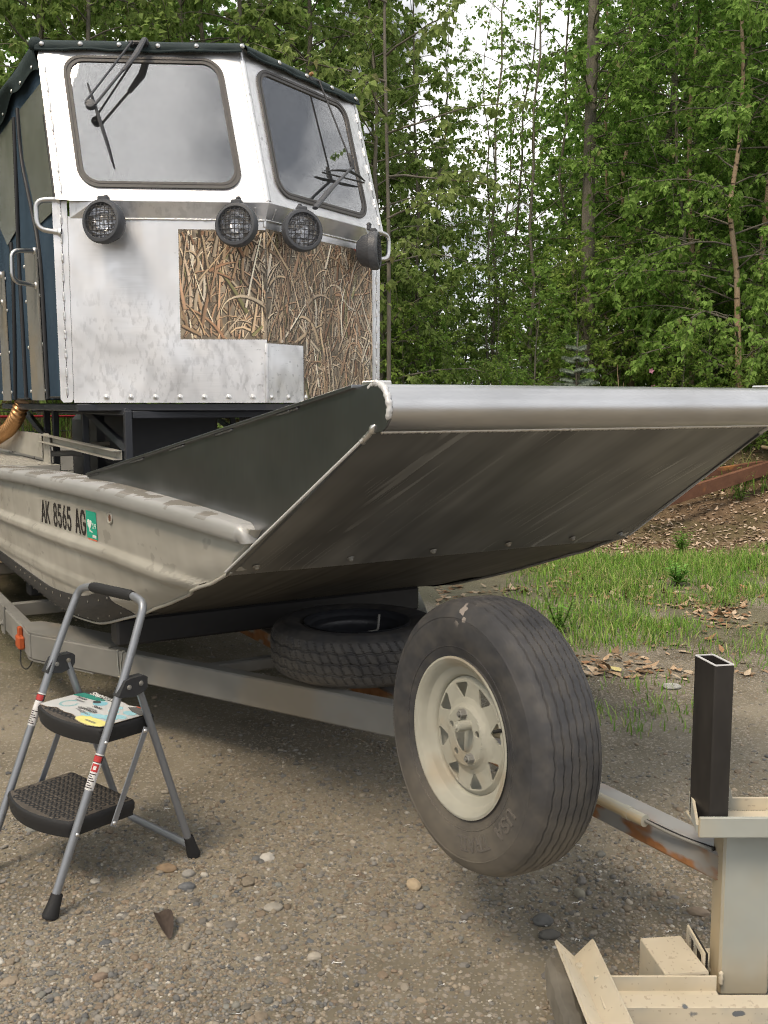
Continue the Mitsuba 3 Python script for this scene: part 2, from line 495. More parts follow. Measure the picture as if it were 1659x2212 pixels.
bsdf('mat_step', base_color=proc(step_color), roughness=0.6, specular=0.4)
bsdf('mat_gasket', base_color=C((0.075, 0.072, 0.070)), roughness=0.55, specular=0.4)
bsdf('mat_ladder', base_color=C((0.27, 0.285, 0.31)), metallic=0.55, roughness=0.38)
bumped('mat_canvas', lambda p, n, uv: noise(p.x * 700, p.y * 700, p.z * 700) * 0.3 + 3 * fbm(p.x * 7, p.y * 7, p.z * 3, 2), 0.004, base_color=proc(canvas_color), roughness=0.8, sheen=0.4, specular=0.2)
bumped('mat_roof', lambda p, n, uv: noise(p.x * 700, p.y * 700, p.z * 700) * 0.3 + 3 * fbm(p.x * 9, p.y * 9, p.z * 9, 2), 0.003, base_color=proc(roof_color), roughness=0.75, sheen=0.4, specular=0.25)
scene['mat_vinyl'] = {'type': 'twosided', 'bsdf': {'type': 'principled', 'base_color': proc(lambda p, n, uv: mix((0.065, 0.07, 0.055), (0.15, 0.15, 0.12), fbm(p.x * 4, p.y * 4, p.z * 3, 4))), 'roughness': 0.28, 'specular': 0.5}}
scene['mat_glass'] = {'type': 'blendbsdf', 'weight': proc(lambda p, n, uv: 0.01 + 0.06 * fbm(p.x * 6, p.y * 6, p.z * 6, 4)),
                      'a': {'type': 'thindielectric', 'int_ior': 2.5}, 'b': {'type': 'twosided', 'bsdf': {'type': 'diffuse', 'reflectance': C((0.40, 0.41, 0.42))}}}
scene['mat_lens'] = {'type': 'thindielectric', 'int_ior': 1.5}
bsdf('mat_reflector', base_color=C((0.62, 0.62, 0.63)), metallic=1.0, roughness=0.10)
bsdf('mat_cut', base_color=C((0.62, 0.62, 0.62)), metallic=0.25, roughness=0.4)
bsdf('mat_gold', base_color=C((0.42, 0.23, 0.10)), metallic=0.7, roughness=0.32)
bsdf('mat_paint', base_color=VC, roughness=0.5, specular=0.3)
bsdf('mat_stone', base_color=VC, roughness=0.85, specular=0.2)
scene['mat_leaf'] = {'type': 'principledthin', 'base_color': VC, 'roughness': 0.5, 'diff_trans': 1.15, 'eta': 1.4, 'spec_trans': 0.0}
scene['mat_grass'] = {'type': 'principledthin', 'base_color': VC, 'roughness': 0.5, 'diff_trans': 0.6, 'eta': 1.35, 'spec_trans': 0.0}
bumped('mat_bark', lambda p, n, uv: fbm(p.x * 30, p.y * 30, p.z * 8, 3), 0.006, base_color=proc(bark_color), roughness=0.9, specular=0.2)
bsdf('mat_birch', base_color=proc(birch_color), roughness=0.75, specular=0.25)
bumped('mat_rust', lambda p, n, uv: fbm(p.x * 50, p.y * 50, p.z * 50, 3), 0.0015, base_color=proc(rust_color), roughness=0.85, specular=0.2)
bumped('mat_ground', ground_bump, 0.006, 2e-3, base_color=proc(ground_color), roughness=0.95, specular=0.15)


# ------------------------------------------------------------------ ground
def axis(lo, hi, fine, n):
    a = np.concatenate([np.linspace(fine[0], fine[1], n), fine[1] + (hi - fine[1]) * np.linspace(0, 1, 60)[1:] ** 2.2, fine[0] - (fine[0] - lo) * np.linspace(0, 1, 40)[1:] ** 2.2])
    return np.unique(a)


gx, gy = axis(-90, 90, (-5, 8), 200), axis(-30, 140, (1.0, 18), 260)
X, Y = np.meshgrid(gx, gy)
put('ground', grid(np.stack([X, Y, h_np(X, Y)], -1)), 'mat_ground', smooth=True, label='gravel and dirt yard rising to a wooded bank', kind='structure')


def scatter(v, f, pos, scale, yaw, tilt, col, jit=0.0, seed=0, warp=None):
    """Copies of one small mesh as a single mesh with a colour per copy."""
    g = np.random.default_rng(seed)
    n = len(pos)
    V = np.broadcast_to(v, (n, *v.shape)).copy()
    if jit:
        V *= 1 + g.normal(0, jit, (n, len(v), 1))
    V *= scale[:, None, :]
    if warp is not None:
        V = warp(V, g)
    ct, st = np.cos(tilt), np.sin(tilt)
    y, z = V[..., 1] * ct[:, None] - V[..., 2] * st[:, None], V[..., 1] * st[:, None] + V[..., 2] * ct[:, None]
    c, s = np.cos(yaw)[:, None], np.sin(yaw)[:, None]
    V = np.stack([V[..., 0] * c - y * s, V[..., 0] * s + y * c, z], -1) + pos[:, None, :]
    F = (f[None] + (np.arange(n) * len(v))[:, None, None]).reshape(-1, 3)
    return trimesh.Trimesh(V.reshape(-1, 3), F, process=False), np.repeat(col, len(v), 0)


STONE = np.array([(0.20, 0.19, 0.175), (0.145, 0.14, 0.135), (0.26, 0.22, 0.17), (0.20, 0.155, 0.115), (0.33, 0.295, 0.245), (0.11, 0.115, 0.12), (0.235, 0.19, 0.145), (0.42, 0.40, 0.36), (0.17, 0.175, 0.165)])


def stone_cols(n, g):
    c = STONE[g.choice(len(STONE), n, p=[.2, .14, .15, .13, .10, .08, .12, .03, .05])]
    dust = g.uniform(0.0, 0.45, (n, 1))
    return np.clip((c * (1 - dust) + np.array((0.19, 0.168, 0.125)) * dust) * g.uniform(0.8, 1.25, (n, 1)), 0.02, 0.6)


def gravel_patch(n, ymin, ymax, rmin, rmax, sub, seed, p=2.0):
    g = np.random.default_rng(seed)
    y = 1 / np.sqrt(g.uniform(1 / ymax ** 2, 1 / ymin ** 2, n * 3))
    x = g.uniform(-0.52, 0.52, len(y)) * (y + 0.6)
    ok = (meshkit.fbm(np.stack([x * 1.3, y * 1.3, x * 0], -1), 3, 4) + g.uniform(-0.2, 0.2, len(y)) > 0.40) & (y - 0.25 * x + g.normal(0, 0.8, len(y)) < 8.3)
    x, y = x[ok][:n], y[ok][:n]
    r = rmin * (rmax / rmin) ** (g.random(len(x)) ** p)
    s = np.stack([r * g.uniform(0.8, 1.35, len(r)), r * g.uniform(0.7, 1.1, len(r)), r * g.uniform(0.4, 0.8, len(r))], 1)
    m = trimesh.creation.icosphere(subdivisions=sub)
    pos = np.stack([x, y, h_np(x, y) + s[:, 2] * g.uniform(-0.25, 0.55, len(x))], 1)
    return scatter(np.array(m.vertices), np.array(m.faces), pos, s, g.uniform(0, 6.28, len(x)), g.normal(0, 0.2, len(x)), stone_cols(len(x), g), 0.10, seed)


a, b, c_ = gravel_patch(80000, 1.9, 9.5, 0.0024, 0.0078, 0, 1, 1.7), gravel_patch(7500, 1.9, 9.0, 0.0055, 0.0132, 1, 2, 2.5), gravel_patch(130, 1.9, 9.0, 0.013, 0.024, 2, 3, 2.5)
gm = cat_([a[0], b[0], c_[0]])
put('gravel', gm, 'mat_stone', smooth=True, color=np.vstack([a[1], b[1], c_[1]]), label='loose grey and tan gravel strewn over the yard', kind='stuff')

m_ico = trimesh.creation.icosphere(subdivisions=3)


def stone(name, x, y, s, yaw, col, label, seed, sink=0.25):
    g = np.random.default_rng(seed)
    v = np.array(m_ico.vertices)
    v = v * (1 + 0.35 * (meshkit.fbm(v * 1.3 + seed, 3, seed) - 0.5))[:, None] * np.asarray(s)
    c, sn = math.cos(yaw), math.sin(yaw)
    v = np.stack([v[:, 0] * c - v[:, 1] * sn, v[:, 0] * sn + v[:, 1] * c, v[:, 2]], 1) + [x, y, h_np(x, y) + s[2] * (1 - 2 * sink)]
    sp = meshkit.fbm(v * 60, 3, seed)[:, None]
    put(name, trimesh.Trimesh(v, m_ico.faces, process=False), 'mat_stone', smooth=True, color=np.clip(np.asarray(col) * (0.72 + 0.56 * sp), 0, 1), label=label, cat='stone')


for i, q in enumerate([
    (0.092, 2.90, (0.020, 0.028, 0.019), 0.5, (0.42, 0.34, 0.235), 'egg shaped pale tan stone lying below the standing spare wheel'),
    (0.462, 2.70, (0.030, 0.025, 0.017), 0.1, (0.115, 0.115, 0.11), 'dark grey round stone, upper of two beside the tan stand'),
    (0.468, 2.625, (0.033, 0.018, 0.014), 0.2, (0.105, 0.10, 0.09), 'dark grey flat stone, lower of two beside the tan stand'),
    (-0.702, 3.02, (0.033, 0.020, 0.014), -0.2, (0.26, 0.19, 0.125), 'orange brown flat stone beside the rear foot of the ladder'),
    (-0.625, 2.985, (0.020, 0.017, 0.013), 0.4, (0.25, 0.24, 0.22), 'pale grey stone just below the rear foot of the ladder'),
    (-0.612, 2.90, (0.027, 0.018, 0.013), 0.1, (0.125, 0.13, 0.135), 'blue grey stone in front of the rear foot of the ladder'),
    (-0.33, 2.77, (0.028, 0.020, 0.012), 0.3, (0.30, 0.28, 0.24), 'pale flat stone in the open gravel between ladder and spare wheel'),
    (0.93, 2.75, (0.034, 0.018, 0.014), -0.3, (0.235, 0.19, 0.145), 'long tan stone behind the tan steel post'),
    (0.60, 2.86, (0.016, 0.022, 0.015), 0.3, (0.24, 0.225, 0.18), 'greenish grey upright stone left of the tongue beam'),
    (0.415, 3.02, (0.028, 0.018, 0.013), 0.1, (0.19, 0.18, 0.165), 'grey brown stone just left of the tongue beam under the spare wheel'),
    (-0.745, 2.42, (0.022, 0.015, 0.012), 0.6, (0.22, 0.17, 0.13), 'brown stone in front of the nearest ladder foot'),
    (-0.19, 2.52, (0.020, 0.015, 0.010), 0.2, (0.34, 0.31, 0.26), 'light flat stone at the bottom edge of the gravel, left of the tan stand'),
    (1.52, 5.05, (0.05, 0.04, 0.016), 0.1, (0.33, 0.33, 0.31), 'pale flat rock at the edge of the grass behind the dark steel tube'),
]):
    stone(key_of('stone'), q[0], q[1], q[2], q[3], q[4], q[5], 40 + i)


# ------------------------------------------------------------------ fallen leaves, litter, shavings
def leaf_shape(fold=0.12, curl=0.0):
    v = np.array([(0, 0, 0), (-0.30, 0.22, fold), (-0.33, 0.45, fold), (0, 1.0, -curl), (0.33, 0.45, fold), (0.30, 0.22, fold), (0, 0.42, 0)], float)
    return v, np.array([(0, 6, 1), (1, 6, 2), (2, 6, 3), (3, 6, 4), (4, 6, 5), (5, 6, 0)])


def litter(n, xr, yr, seed, cols, smin, smax, mask=None):
    g = np.random.default_rng(seed)
    x, y = g.uniform(*xr, n * 3), g.uniform(*yr, n * 3)
    if mask is not None:
        k = mask(x, y, g); x, y = x[k], y[k]
    x, y = x[:n], y[:n]
    v, f = leaf_shape(0.18, 0.1)
    s = g.uniform(smin, smax, len(x))
    S = np.stack([s * g.uniform(0.6, 1.1, len(x)), s, s * g.uniform(-0.9, 0.9, len(x))], 1)
    pos = np.stack([x, y, h_np(x, y) + 0.006 + 0.006 * g.random(len(x))], 1)
    c = np.asarray(cols)[g.integers(0, len(cols), len(x))] * g.uniform(0.6, 1.3, (len(x), 1))
    return scatter(v, f, pos, S, g.uniform(0, 6.28, len(x)), g.normal(0, 0.35, len(x)), c, 0.08, seed)


BROWN = [(0.19, 0.125, 0.075), (0.25, 0.17, 0.11), (0.13, 0.085, 0.05), (0.30, 0.22, 0.15), (0.20, 0.105, 0.055)]
edge = lambda x, y: y - 0.25 * x + 1.0 * (meshkit.fbm(np.stack([x * 0.9, y * 0.9, x * 0], -1), 3, 11) - 0.5)
l1 = litter(5000, (0.4, 8), (5.2, 9.8), 5, [(0.30, 0.21, 0.135), (0.36, 0.26, 0.17), (0.22, 0.15, 0.09), (0.40, 0.32, 0.23), (0.28, 0.16, 0.09)], 0.035, 0.09, lambda x, y, g: (edge(x, y) > 4.6) & (meshkit.fbm(np.stack([x * 1.7, y * 1.7, x * 0], -1), 3, 17) > 0.40 + 0.38 * g.random(len(x))))
l2 = litter(17000, (-1, 8), (9.3, 14.5), 6, [(0.30, 0.22, 0.155), (0.42, 0.32, 0.24), (0.20, 0.14, 0.09), (0.48, 0.39, 0.30)], 0.03, 0.075, lambda x, y, g: edge(x, y) > 8.9)
put('leaf_litter', cat_([l1[0], l2[0]]), 'mat_stone', smooth=False, color=np.vstack([l1[1], l2[1]]), label='dry brown leaf litter on the bank and under the grass', kind='stuff')

g = np.random.default_rng(77)
sh = []
for k in range(64):
    y = g.uniform(2.1, 4.6); x = g.uniform(-0.45, 0.45) * y
    if k % 3:
        x, y = g.uniform(-0.35, 0.95), g.uniform(2.6, 3.6)
    n = g.integers(4, 8)
    q = np.cumsum(np.column_stack([g.normal(0.003, 0.004, n), g.normal(0, 0.004, n), np.zeros(n)]), 0)
    q[:, 2] = 0.004 + 0.004 * np.abs(np.sin(np.arange(n) * 1.9))
    sh.append(tube(q + [x, y, h_np(x, y)], 0.0011, 4))
put('metal_shavings', sh, 'mat_weld', smooth=False, label='bright curls of cut aluminium lying on the gravel', kind='stuff')

g = np.random.default_rng(5)
u, w = np.meshgrid(np.linspace(0, 1, 12), np.linspace(-1, 1, 9), indexing='ij')
wd = 0.026 * np.sin(np.pi * np.clip(u * 0.93 + 0.04, 0, 1)) ** 0.8
P = 1.3 * np.stack([w * wd * (1 - 0.25 * np.abs(w)), u * 0.115, 0.016 * np.abs(w) * np.sin(np.pi * u) + 0.012 * np.sin(3 * u) + 0.006], -1)
v = grid(P); fr = np.eye(4); a_ = 0.45; fr[:3, 0] = [math.cos(a_), math.sin(a_), 0]; fr[:3, 1] = [-math.sin(a_), math.cos(a_), 0]; fr[:3, 3] = [-0.60, 2.60, float(h_np(-0.6, 2.6))]
put('curled_leaf', v, 'mat_stone', fr, True, color=np.clip(np.array((0.060, 0.046, 0.038)) * (0.6 + 0.9 * meshkit.fbm(np.asarray(v.vertices) * 90, 3, 2))[:, None], 0, 1), label='dark brown curled dry leaf on the gravel in front of the ladder', cat='leaf')
v, f = leaf_shape(0.05)
fr = np.eye(4); fr[:3, 0] = [0.8, 0.6, 0]; fr[:3, 1] = [-0.6, 0.8, 0.15]; fr[:3, 3] = [1.32, 5.33, float(h_np(1.32, 5.33)) + 0.012]
put('fallen_leaf', trimesh.Trimesh(v * [0.09, 0.085, 0.06], f, process=False), 'mat_stone', fr, False, color=np.tile((0.50, 0.44, 0.20), (7, 1)), label='single pale yellow leaf on the gravel by the grass edge', cat='leaf')

# ------------------------------------------------------------------ grass and weeds
def blades(n, seed, xr, yr, hmin, hmax, mask, cols, wd=0.0026):
    g = np.random.default_rng(seed)
    x, y = g.uniform(*xr, n * 6), g.uniform(*yr, n * 6)
    d = mask(x, y)
    k = g.random(len(x)) < d
    x, y, d = x[k][:n], y[k][:n], d[k][:n]
    n = len(x)
    h = g.uniform(hmin, hmax, n) * (0.55 + 0.6 * d)
    az, lean = g.uniform(0, 6.28, n), g.uniform(0.1, 0.9, n)
    L = np.stack([np.cos(az), np.sin(az)], 1)
    S = np.stack([-np.sin(az), np.cos(az)], 1) * (wd * g.uniform(0.7, 1.6, n))[:, None]
    V = np.zeros((n, 7, 3))
    for i, (t, wv) in enumerate(((0, 1), (0.4, 0.9), (0.75, 0.6))):
        off = L * (h * lean * t ** 1.8)[:, None]
        zz = h * t * (1 - 0.35 * lean * t)
        for j, sg in enumerate((-1, 1)):
            V[:, 2 * i + j, :2] = np.stack([x, y], 1) + off + sg * S * wv
            V[:, 2 * i + j, 2] = zz
    V[:, 6, :2] = np.stack([x, y], 1) + L * (h * lean)[:, None]
    V[:, 6, 2] = h * (1 - 0.35 * lean)
    V[..., 2] += h_np(x, y)[:, None] - 0.004
    f = np.array([(0, 1, 3), (0, 3, 2), (2, 3, 5), (2, 5, 4), (4, 5, 6)])
    F = (f[None] + (np.arange(n) * 7)[:, None, None]).reshape(-1, 3)
    c = np.asarray(cols)[g.integers(0, len(cols), n)] * g.uniform(0.75, 1.25, (n, 1))
    return trimesh.Trimesh(V.reshape(-1, 3), F, process=False), np.repeat(c, 7, 0)


def grass_mask(x, y):
    e = edge(x, y)
    p = meshkit.fbm(np.stack([x * 1.25, y * 1.25, x * 0], -1), 3, 23)
    main = np.clip((e - 4.7) / 1.2, 0, 1) * np.clip((9.5 - e) / 0.8, 0, 1)
    return main * np.clip((p - 0.31) * 4.0, 0, 1) * np.clip((x + 0.05 - 0.12 * y) / 0.7, 0, 1)


GREEN = [(0.19, 0.35, 0.06), (0.25, 0.41, 0.08), (0.16, 0.31, 0.05), (0.30, 0.43, 0.12), (0.14, 0.28, 0.06), (0.40, 0.40, 0.18)]
b1 = blades(38000, 31, (0.2, 9), (5.0, 10.3), 0.04, 0.145, grass_mask, GREEN)
b2 = blades(1500, 32, (0.6, 5), (4.2, 6.6), 0.03, 0.10, lambda x, y: np.clip((meshkit.fbm(np.stack([x * 2.2, y * 2.2, x * 0], -1), 3, 29) - 0.5) * 5, 0, 1), GREEN)
b3 = blades(9000, 33, (-7, 9), (11.8, 17.5), 0.2, 0.5, lambda x, y: np.clip((meshkit.fbm(np.stack([x * 1.1, y * 1.1, x * 0], -1), 3, 37) - 0.40) * 4, 0, 1), GREEN, 0.005)
put('grass', cat_([b1[0], b2[0], b3[0]]), 'mat_grass', smooth=False, color=np.vstack([b1[1], b2[1], b3[1]]), label='patchy green grass along the far edge of the yard', kind='stuff')


def weed_mesh(g, h, n_st, leaf, col):
    """A low leafy plant: a few stems with narrow leaves up them."""
    st, lv, lc = [], [], []
    v, f = leaf_shape(0.08, 0.15)
    for k in range(n_st):
        az, hh = g.uniform(0, 6.28), h * g.uniform(0.6, 1)
        q = np.array([(0, 0, 0), (0.25 * math.cos(az), 0.25 * math.sin(az), 0.55), (0.42 * math.cos(az), 0.42 * math.sin(az), 1.0)]) * hh
        st.append(tube(q, [0.0035, 0.003, 0.0015], 4))
        m = int(g.integers(7, 12))
        for j in range(m):
            t = 0.15 + 0.85 * j / m
            b = np.array([np.interp(t, [0, .5, 1], q[:, i]) for i in range(3)])
            a2 = az + j * 2.4 + g.normal(0, 0.3)
            d = unit([math.cos(a2), math.sin(a2), g.uniform(0.1, 0.6)])
            x = unit(np.cross(d, [0, 0, 1])); z = np.cross(x, d)
            L = leaf * g.uniform(0.6, 1.1) * (1.1 - 0.5 * t)
            lv.append((v * [L * 0.45, L, L * 0.4]) @ np.stack([x, d, z]) + b)
            lc.append(np.tile(np.asarray(col) * g.uniform(0.8, 1.25), (len(v), 1)))
    F = np.vstack([f + i * len(v) for i in range(len(lv))])
    return cat_(st), trimesh.Trimesh(np.vstack(lv), F, process=False), np.vstack(lc)


def weed(x, y, h, n_st, leaf, col, label, seed):
    g = np.random.default_rng(seed)
    st, lf, lc = weed_mesh(g, h * 1.25, n_st + 3, leaf, np.asarray(col) * 1.75)
    k = thing('weed', label, 'weed', 'weeds on the bank and in the grass')
    fr = np.eye(4); fr[:3, 3] = [x, y, float(h_np(x, y))]
    put('stem', st, 'mat_grass', fr, True, color=np.tile((0.10, 0.15, 0.04), (len(st.vertices), 1)), parent=k)
    put('leaves', lf, 'mat_grass', fr, False, color=lc, parent=k)


WL = ['tall leafy weed standing in front of the rusty beams', 'small leafy weed growing between the two rusty beams', 'bushy green weed in the grass below the rusty beams, by the right edge',
      'leafy weed on the bank above the rusty beams', 'low weed in the grass behind the standing spare wheel', 'leafy weed at the right edge of the grass', 'broad low weed in the middle of the grass', 'thin weed on the leaf litter under the bow corner',
      'small weed at the foot of the bank left of the beams']
for i, (x, y, h, n, lf, c) in enumerate([(4.55, 11.2, 0.42, 6, 0.12, (0.13, 0.22, 0.05)), (4.3, 11.75, 0.34, 5, 0.10, (0.15, 0.24, 0.06)), (4.1, 9.4, 0.30, 12, 0.11, (0.12, 0.25, 0.05)), (4.75, 12.9, 0.50, 8, 0.13, (0.14, 0.25, 0.05)),
                                        (1.15, 6.3, 0.20, 7, 0.10, (0.12, 0.22, 0.05)), (3.6, 8.6, 0.26, 12, 0.12, (0.12, 0.25, 0.05)), (2.4, 7.9, 0.18, 9, 0.11, (0.13, 0.25, 0.06)), (4.45, 13.2, 0.45, 8, 0.13, (0.14, 0.25, 0.05)), (2.95, 9.6, 0.22, 9, 0.10, (0.13, 0.24, 0.05))]):
    weed(x, y, h, n, lf, c, WL[i], 300 + i)

# ------------------------------------------------------------------ rusty steel beams on the bank
def steel_channel(p, q, w, h, th):
    """A rolled channel laid on its back edge: web and two flanges."""
    p, q = np.asarray(p, float), np.asarray(q, float)
    d = unit(q - p); y = unit(np.cross([0, 0, 1], d)); z = np.cross(d, y)
    sec = Polygon([(-w / 2, -h / 2), (w / 2, -h / 2), (w / 2, -h / 2 + th), (-w / 2 + th, -h / 2 + th), (-w / 2 + th, h / 2 - th), (w / 2, h / 2 - th), (w / 2, h / 2), (-w / 2, h / 2)])
    return ext(sec, np.linalg.norm(q - p), mat4(y, z, d, p))


put('steel_beam', steel_channel((2.85, 10.78, 0.345), (5.3, 12.35, 0.83), 0.07, 0.145, 0.012), 'mat_rust', label='rusty steel channel lying lower on the bank, nearest the grass', cat='steel beam')
put('steel_beam', steel_channel((3.2, 11.75, 0.555), (4.75, 12.25, 0.73), 0.10, 0.09, 0.012), 'mat_rust', label='shorter rusty steel beam higher on the bank behind the long one', cat='steel beam')
put('steel_beam', steel_channel((3.3, 11.45, 0.47), (5.3, 12.2, 0.70), 0.06, 0.06, 0.01), 'mat_rust', label='thin rusty bar half buried in litter between two rusty beams', cat='steel beam')
put('dead_branch', tube(np.array([(4.85, 12.6, 0.93), (5.2, 12.15, 0.86), (5.6, 11.6, 0.75)]), [0.022, 0.025, 0.02], 8), 'mat_birch', smooth=True, label='short pale dead branch lying on the litter by the right edge', cat='branch')


# ------------------------------------------------------------------ the boat (boat frame)
boat = thing('airboat', 'bare aluminium airboat with raised cabin and newly welded scow bow, resting on a trailer', 'boat')


def bp(name, mesh, mat, smooth=30, color=None, sub=None, label=None, kind=None):
    return put(name, mesh, mat, BF, smooth, color, parent=sub or boat, label=label, kind=kind)


def curve(tab):
    tab = np.asarray(tab, float)
    from scipy.interpolate import PchipInterpolator
    d = np.concatenate([[0], np.cumsum(np.linalg.norm(np.diff(tab, axis=0), axis=1))])
    return PchipInterpolator(d / d[-1], tab)


GUN = curve([(0.115, -0.826, 1.132), (-0.35, -0.915, 1.160), (-1.0, -1.00, 1.180), (-1.8, -1.04, 1.170), (-2.7, -1.055, 1.145), (-4.0, -1.06, 1.125), (-6.4, -1.06, 1.12)])
KEEL = curve([(0.0, -0.820, 0.985), (-0.23, -0.84, 0.90), (-0.56, -0.87, 0.79), (-1.02, -0.91, 0.652), (-1.40, -0.952, 0.562), (-1.9, -0.985, 0.535), (-3.2, -0.99, 0.535), (-6.4, -0.99, 0.535)])
ns, nv = 110, 90
S = np.linspace(0, 1, ns) ** 1.25
SV = np.linspace(0, 1, nv)
# match stations by x, so that the bead runs true
Gp = GUN(np.linspace(0, 1, 800)); Kp = KEEL(np.linspace(0, 1, 800))


def g_at(x): return np.stack([x, np.interp(-x, -Gp[:, 0], Gp[:, 1]), np.interp(-x, -Gp[:, 0], Gp[:, 2])], -1)
def k_at(x): return np.stack([x, np.interp(-x, -Kp[:, 0], Kp[:, 1]), np.interp(-x, -Kp[:, 0], Kp[:, 2])], -1)


def side_pts(s, v):
    """Point on the starboard side: s along from the bow (0) aft (1), v from the chine (0) to the gunwale (1)."""
    s, v = np.broadcast_arrays(np.asarray(s, float), np.asarray(v, float))
    K, G = k_at(-6.4 * s), g_at(0.17 - 6.57 * s)
    P = K + (G - K) * v[..., None]
    z = P[..., 2]
    below = G[..., 2] - z
    bead = np.exp(-(((below - 0.255) / 0.027) ** 4)) * 0.026 + np.exp(-(((below - 0.43) / 0.030) ** 4)) * 0.010
    hgt = G[..., 2] - K[..., 2]
    belly = 0.012 * np.sin(np.pi * np.clip((below - 0.05) / np.maximum(hgt - 0.05, 0.05), 0, 1))
    turn = np.clip(1 - (z - K[..., 2]) / 0.09, 0, 1) ** 2 * 0.055 * np.clip(s * 8, 0, 1)
    under = np.exp(-((below - 0.05) / 0.03) ** 2) * -0.012
    P = P.copy()
    P[..., 1] -= bead - turn + under + belly * 0.6
    return P


P = side_pts(S[:, None], SV[None, :])
sb = grid(P)
pt = P * [1, -1, 1]
port = grid(pt)
K = P[:, 0]
bw = np.linspace(-1, 1, 25)
Bt = np.stack([np.repeat(K[:, :1], 25, 1), K[:, 1:2] * -bw[None] * 1.0, np.repeat(K[:, 2:3], 25, 1)], -1)
Bt[..., 1] = -np.abs(K[:, 1:2]) * bw[None] * -1
transom = grid(np.stack([P[-1], pt[-1]], 0))
hull = bp('hull', [slab(P, (0, -1, 0), 0.004), slab(pt, (0, 1, 0), 0.004), transom], 'mat_hull', smooth=35)
bp('bottom', slab(Bt, (0, 0, -1), 0.005), 'mat_bottom', smooth=30)
# the rolled edge where side and bottom meet at the bow
for q in (P, pt):
    bp('chine_edge', tube(q[:40, 0] + [0.004, 0, -0.004], 0.006, 8), 'mat_hull', smooth=True)

# gunwale: a rolled rub rail and a flat cap
sx = np.linspace(0, 1, 90)
G = np.array(GUN(sx))
tg = np.gradient(G, axis=0); tg /= np.linalg.norm(tg, axis=1, keepdims=True)
nrm = np.cross(tg, [0, 0, 1.0]); nrm /= np.linalg.norm(nrm, axis=1, keepdims=True)   # towards port or starboard
nrm *= -np.sign(nrm[:, 1:2])
sec = np.array([(-0.002, -0.040), (0.012, -0.046), (0.023, -0.042), (0.030, -0.033), (0.033, -0.018), (0.031, -0.002), (0.023, 0.010), (0.006, 0.0145), (-0.03, 0.015), (-0.10, 0.013), (-0.135, 0.012), (-0.137, 0.004), (-0.03, 0.003)])
Q = G[:, None] + nrm[:, None] * sec[None, :, :1] + np.array([0, 0, 1.0]) * sec[None, :, 1:]
turns = []
for a in np.linspace(0.15, 1.45, 8):
    sc_ = sec * [1.0 - 0.10 * a, 1.0 - 0.12 * a]
    o = G[0] + np.array([0.034 * math.sin(a), 0.010 * a, -0.050 * (1 - math.cos(a))])
    zv = unit([0.9 * math.sin(a), 0, math.cos(a)])
    turns.append(o + nrm[0] * np.clip(sc_[:, :1], -0.03, 1) + zv * sc_[:, 1:])
Q = np.concatenate([np.array(turns)[::-1], Q], 0)
for sg in (1, -1):
    q = Q * [1, sg, 1]
    cap = trimesh.Trimesh(np.vstack([q[0], q[0].mean(0)]), [(i, (i + 1) % len(sec), len(sec)) for i in range(len(sec))], process=False)
    bp('gunwale', [grid(q), cap], 'mat_gunwale', smooth=50)
# rounded closing plates of the old hull at the bow corners
for sg in (1, -1):
    e0 = P[0] * [1, sg, 1]
    inn = e0 + np.array([0.012, 0.045 * sg, 0])
    inn2 = e0 + np.array([0.006, 0.085 * sg, 0.0])
    mid = e0 + np.array([0.020, 0.018 * sg, 0])
    bp('bow_corner', grid(np.stack([e0, mid, inn, inn2], 0)), 'mat_hull', smooth=True)
    bp('corner_weld', weld_mesh([inn2[-1] + [0.0, 0, 0.002], inn2[-6], inn2[-14]], 0.006, 3), 'mat_weld', smooth=True)

# dark wear strips along the chines, with rivets
for sg in (1, -1):
    s0 = np.linspace(0.148, 0.95, 70)
    vv = np.linspace(0, 1, 9)
    hgt = 0.125 * np.clip(1 - ((0.178 - s0) / 0.030).clip(0, 1) ** 2, 0.02, 1) ** 0.5
    ctr = 0.0
    Ks = side_pts(s0, 0 * s0); Gs = side_pts(s0, 0 * s0 + 1)
    h_ = Gs[:, 2] - Ks[:, 2]
    V_ = (hgt / h_)[:, None] * vv[None]
    W_ = side_pts(s0[:, None], V_)
    W_[..., 1] -= 0.006
    under = W_[:, :1].copy(); under[..., 1] += 0.10; under[..., 2] -= 0.007
    W_ = np.concatenate([under, W_], 1) * [1, sg, 1]
    ws = bp('wear_strip', slab(W_, (0, -sg, 0), 0.006), 'mat_black_plastic', smooth=40)
    if sg == 1:
        riv = []
        for s1 in np.arange(0.160, 0.42, 0.019):
            for v1 in (0.035, 0.165):
                q = side_pts(s1, v1); q[1] -= 0.007
                riv.append(dome_mesh(frame_n(q, (0, -1, 0)), 0.0055, 0.002, 8))
        bp('rivet', riv, 'mat_galv', smooth=True, sub=ws, kind='stuff')


# registration lettering and decal on the starboard side
def on_side(m, x0, drop, lift=0.0012, slope=None):
    """Lay a flat mesh (x along, y up, z out) on the side, its origin x0 from the bow along x and drop below the gunwale."""
    v = np.asarray(m.vertices)
    x = x0 + v[:, 0]
    G_, K_ = g_at(x), k_at(x)
    s = (0.17 - x) / 6.57
    z = G_[:, 2] - drop + v[:, 1]
    q = np.zeros((len(v), 3))
    lo, hi = np.zeros(len(v)), np.ones(len(v))
    for _ in range(30):
        md = (lo + hi) / 2
        zz = side_pts(s, md)[:, 2]
        lo, hi = np.where(zz < z, md, lo), np.where(zz < z, hi, md)
    q = side_pts(s, lo)
    q[:, 1] -= lift + v[:, 2]
    return trimesh.Trimesh(q, m.faces, process=False)


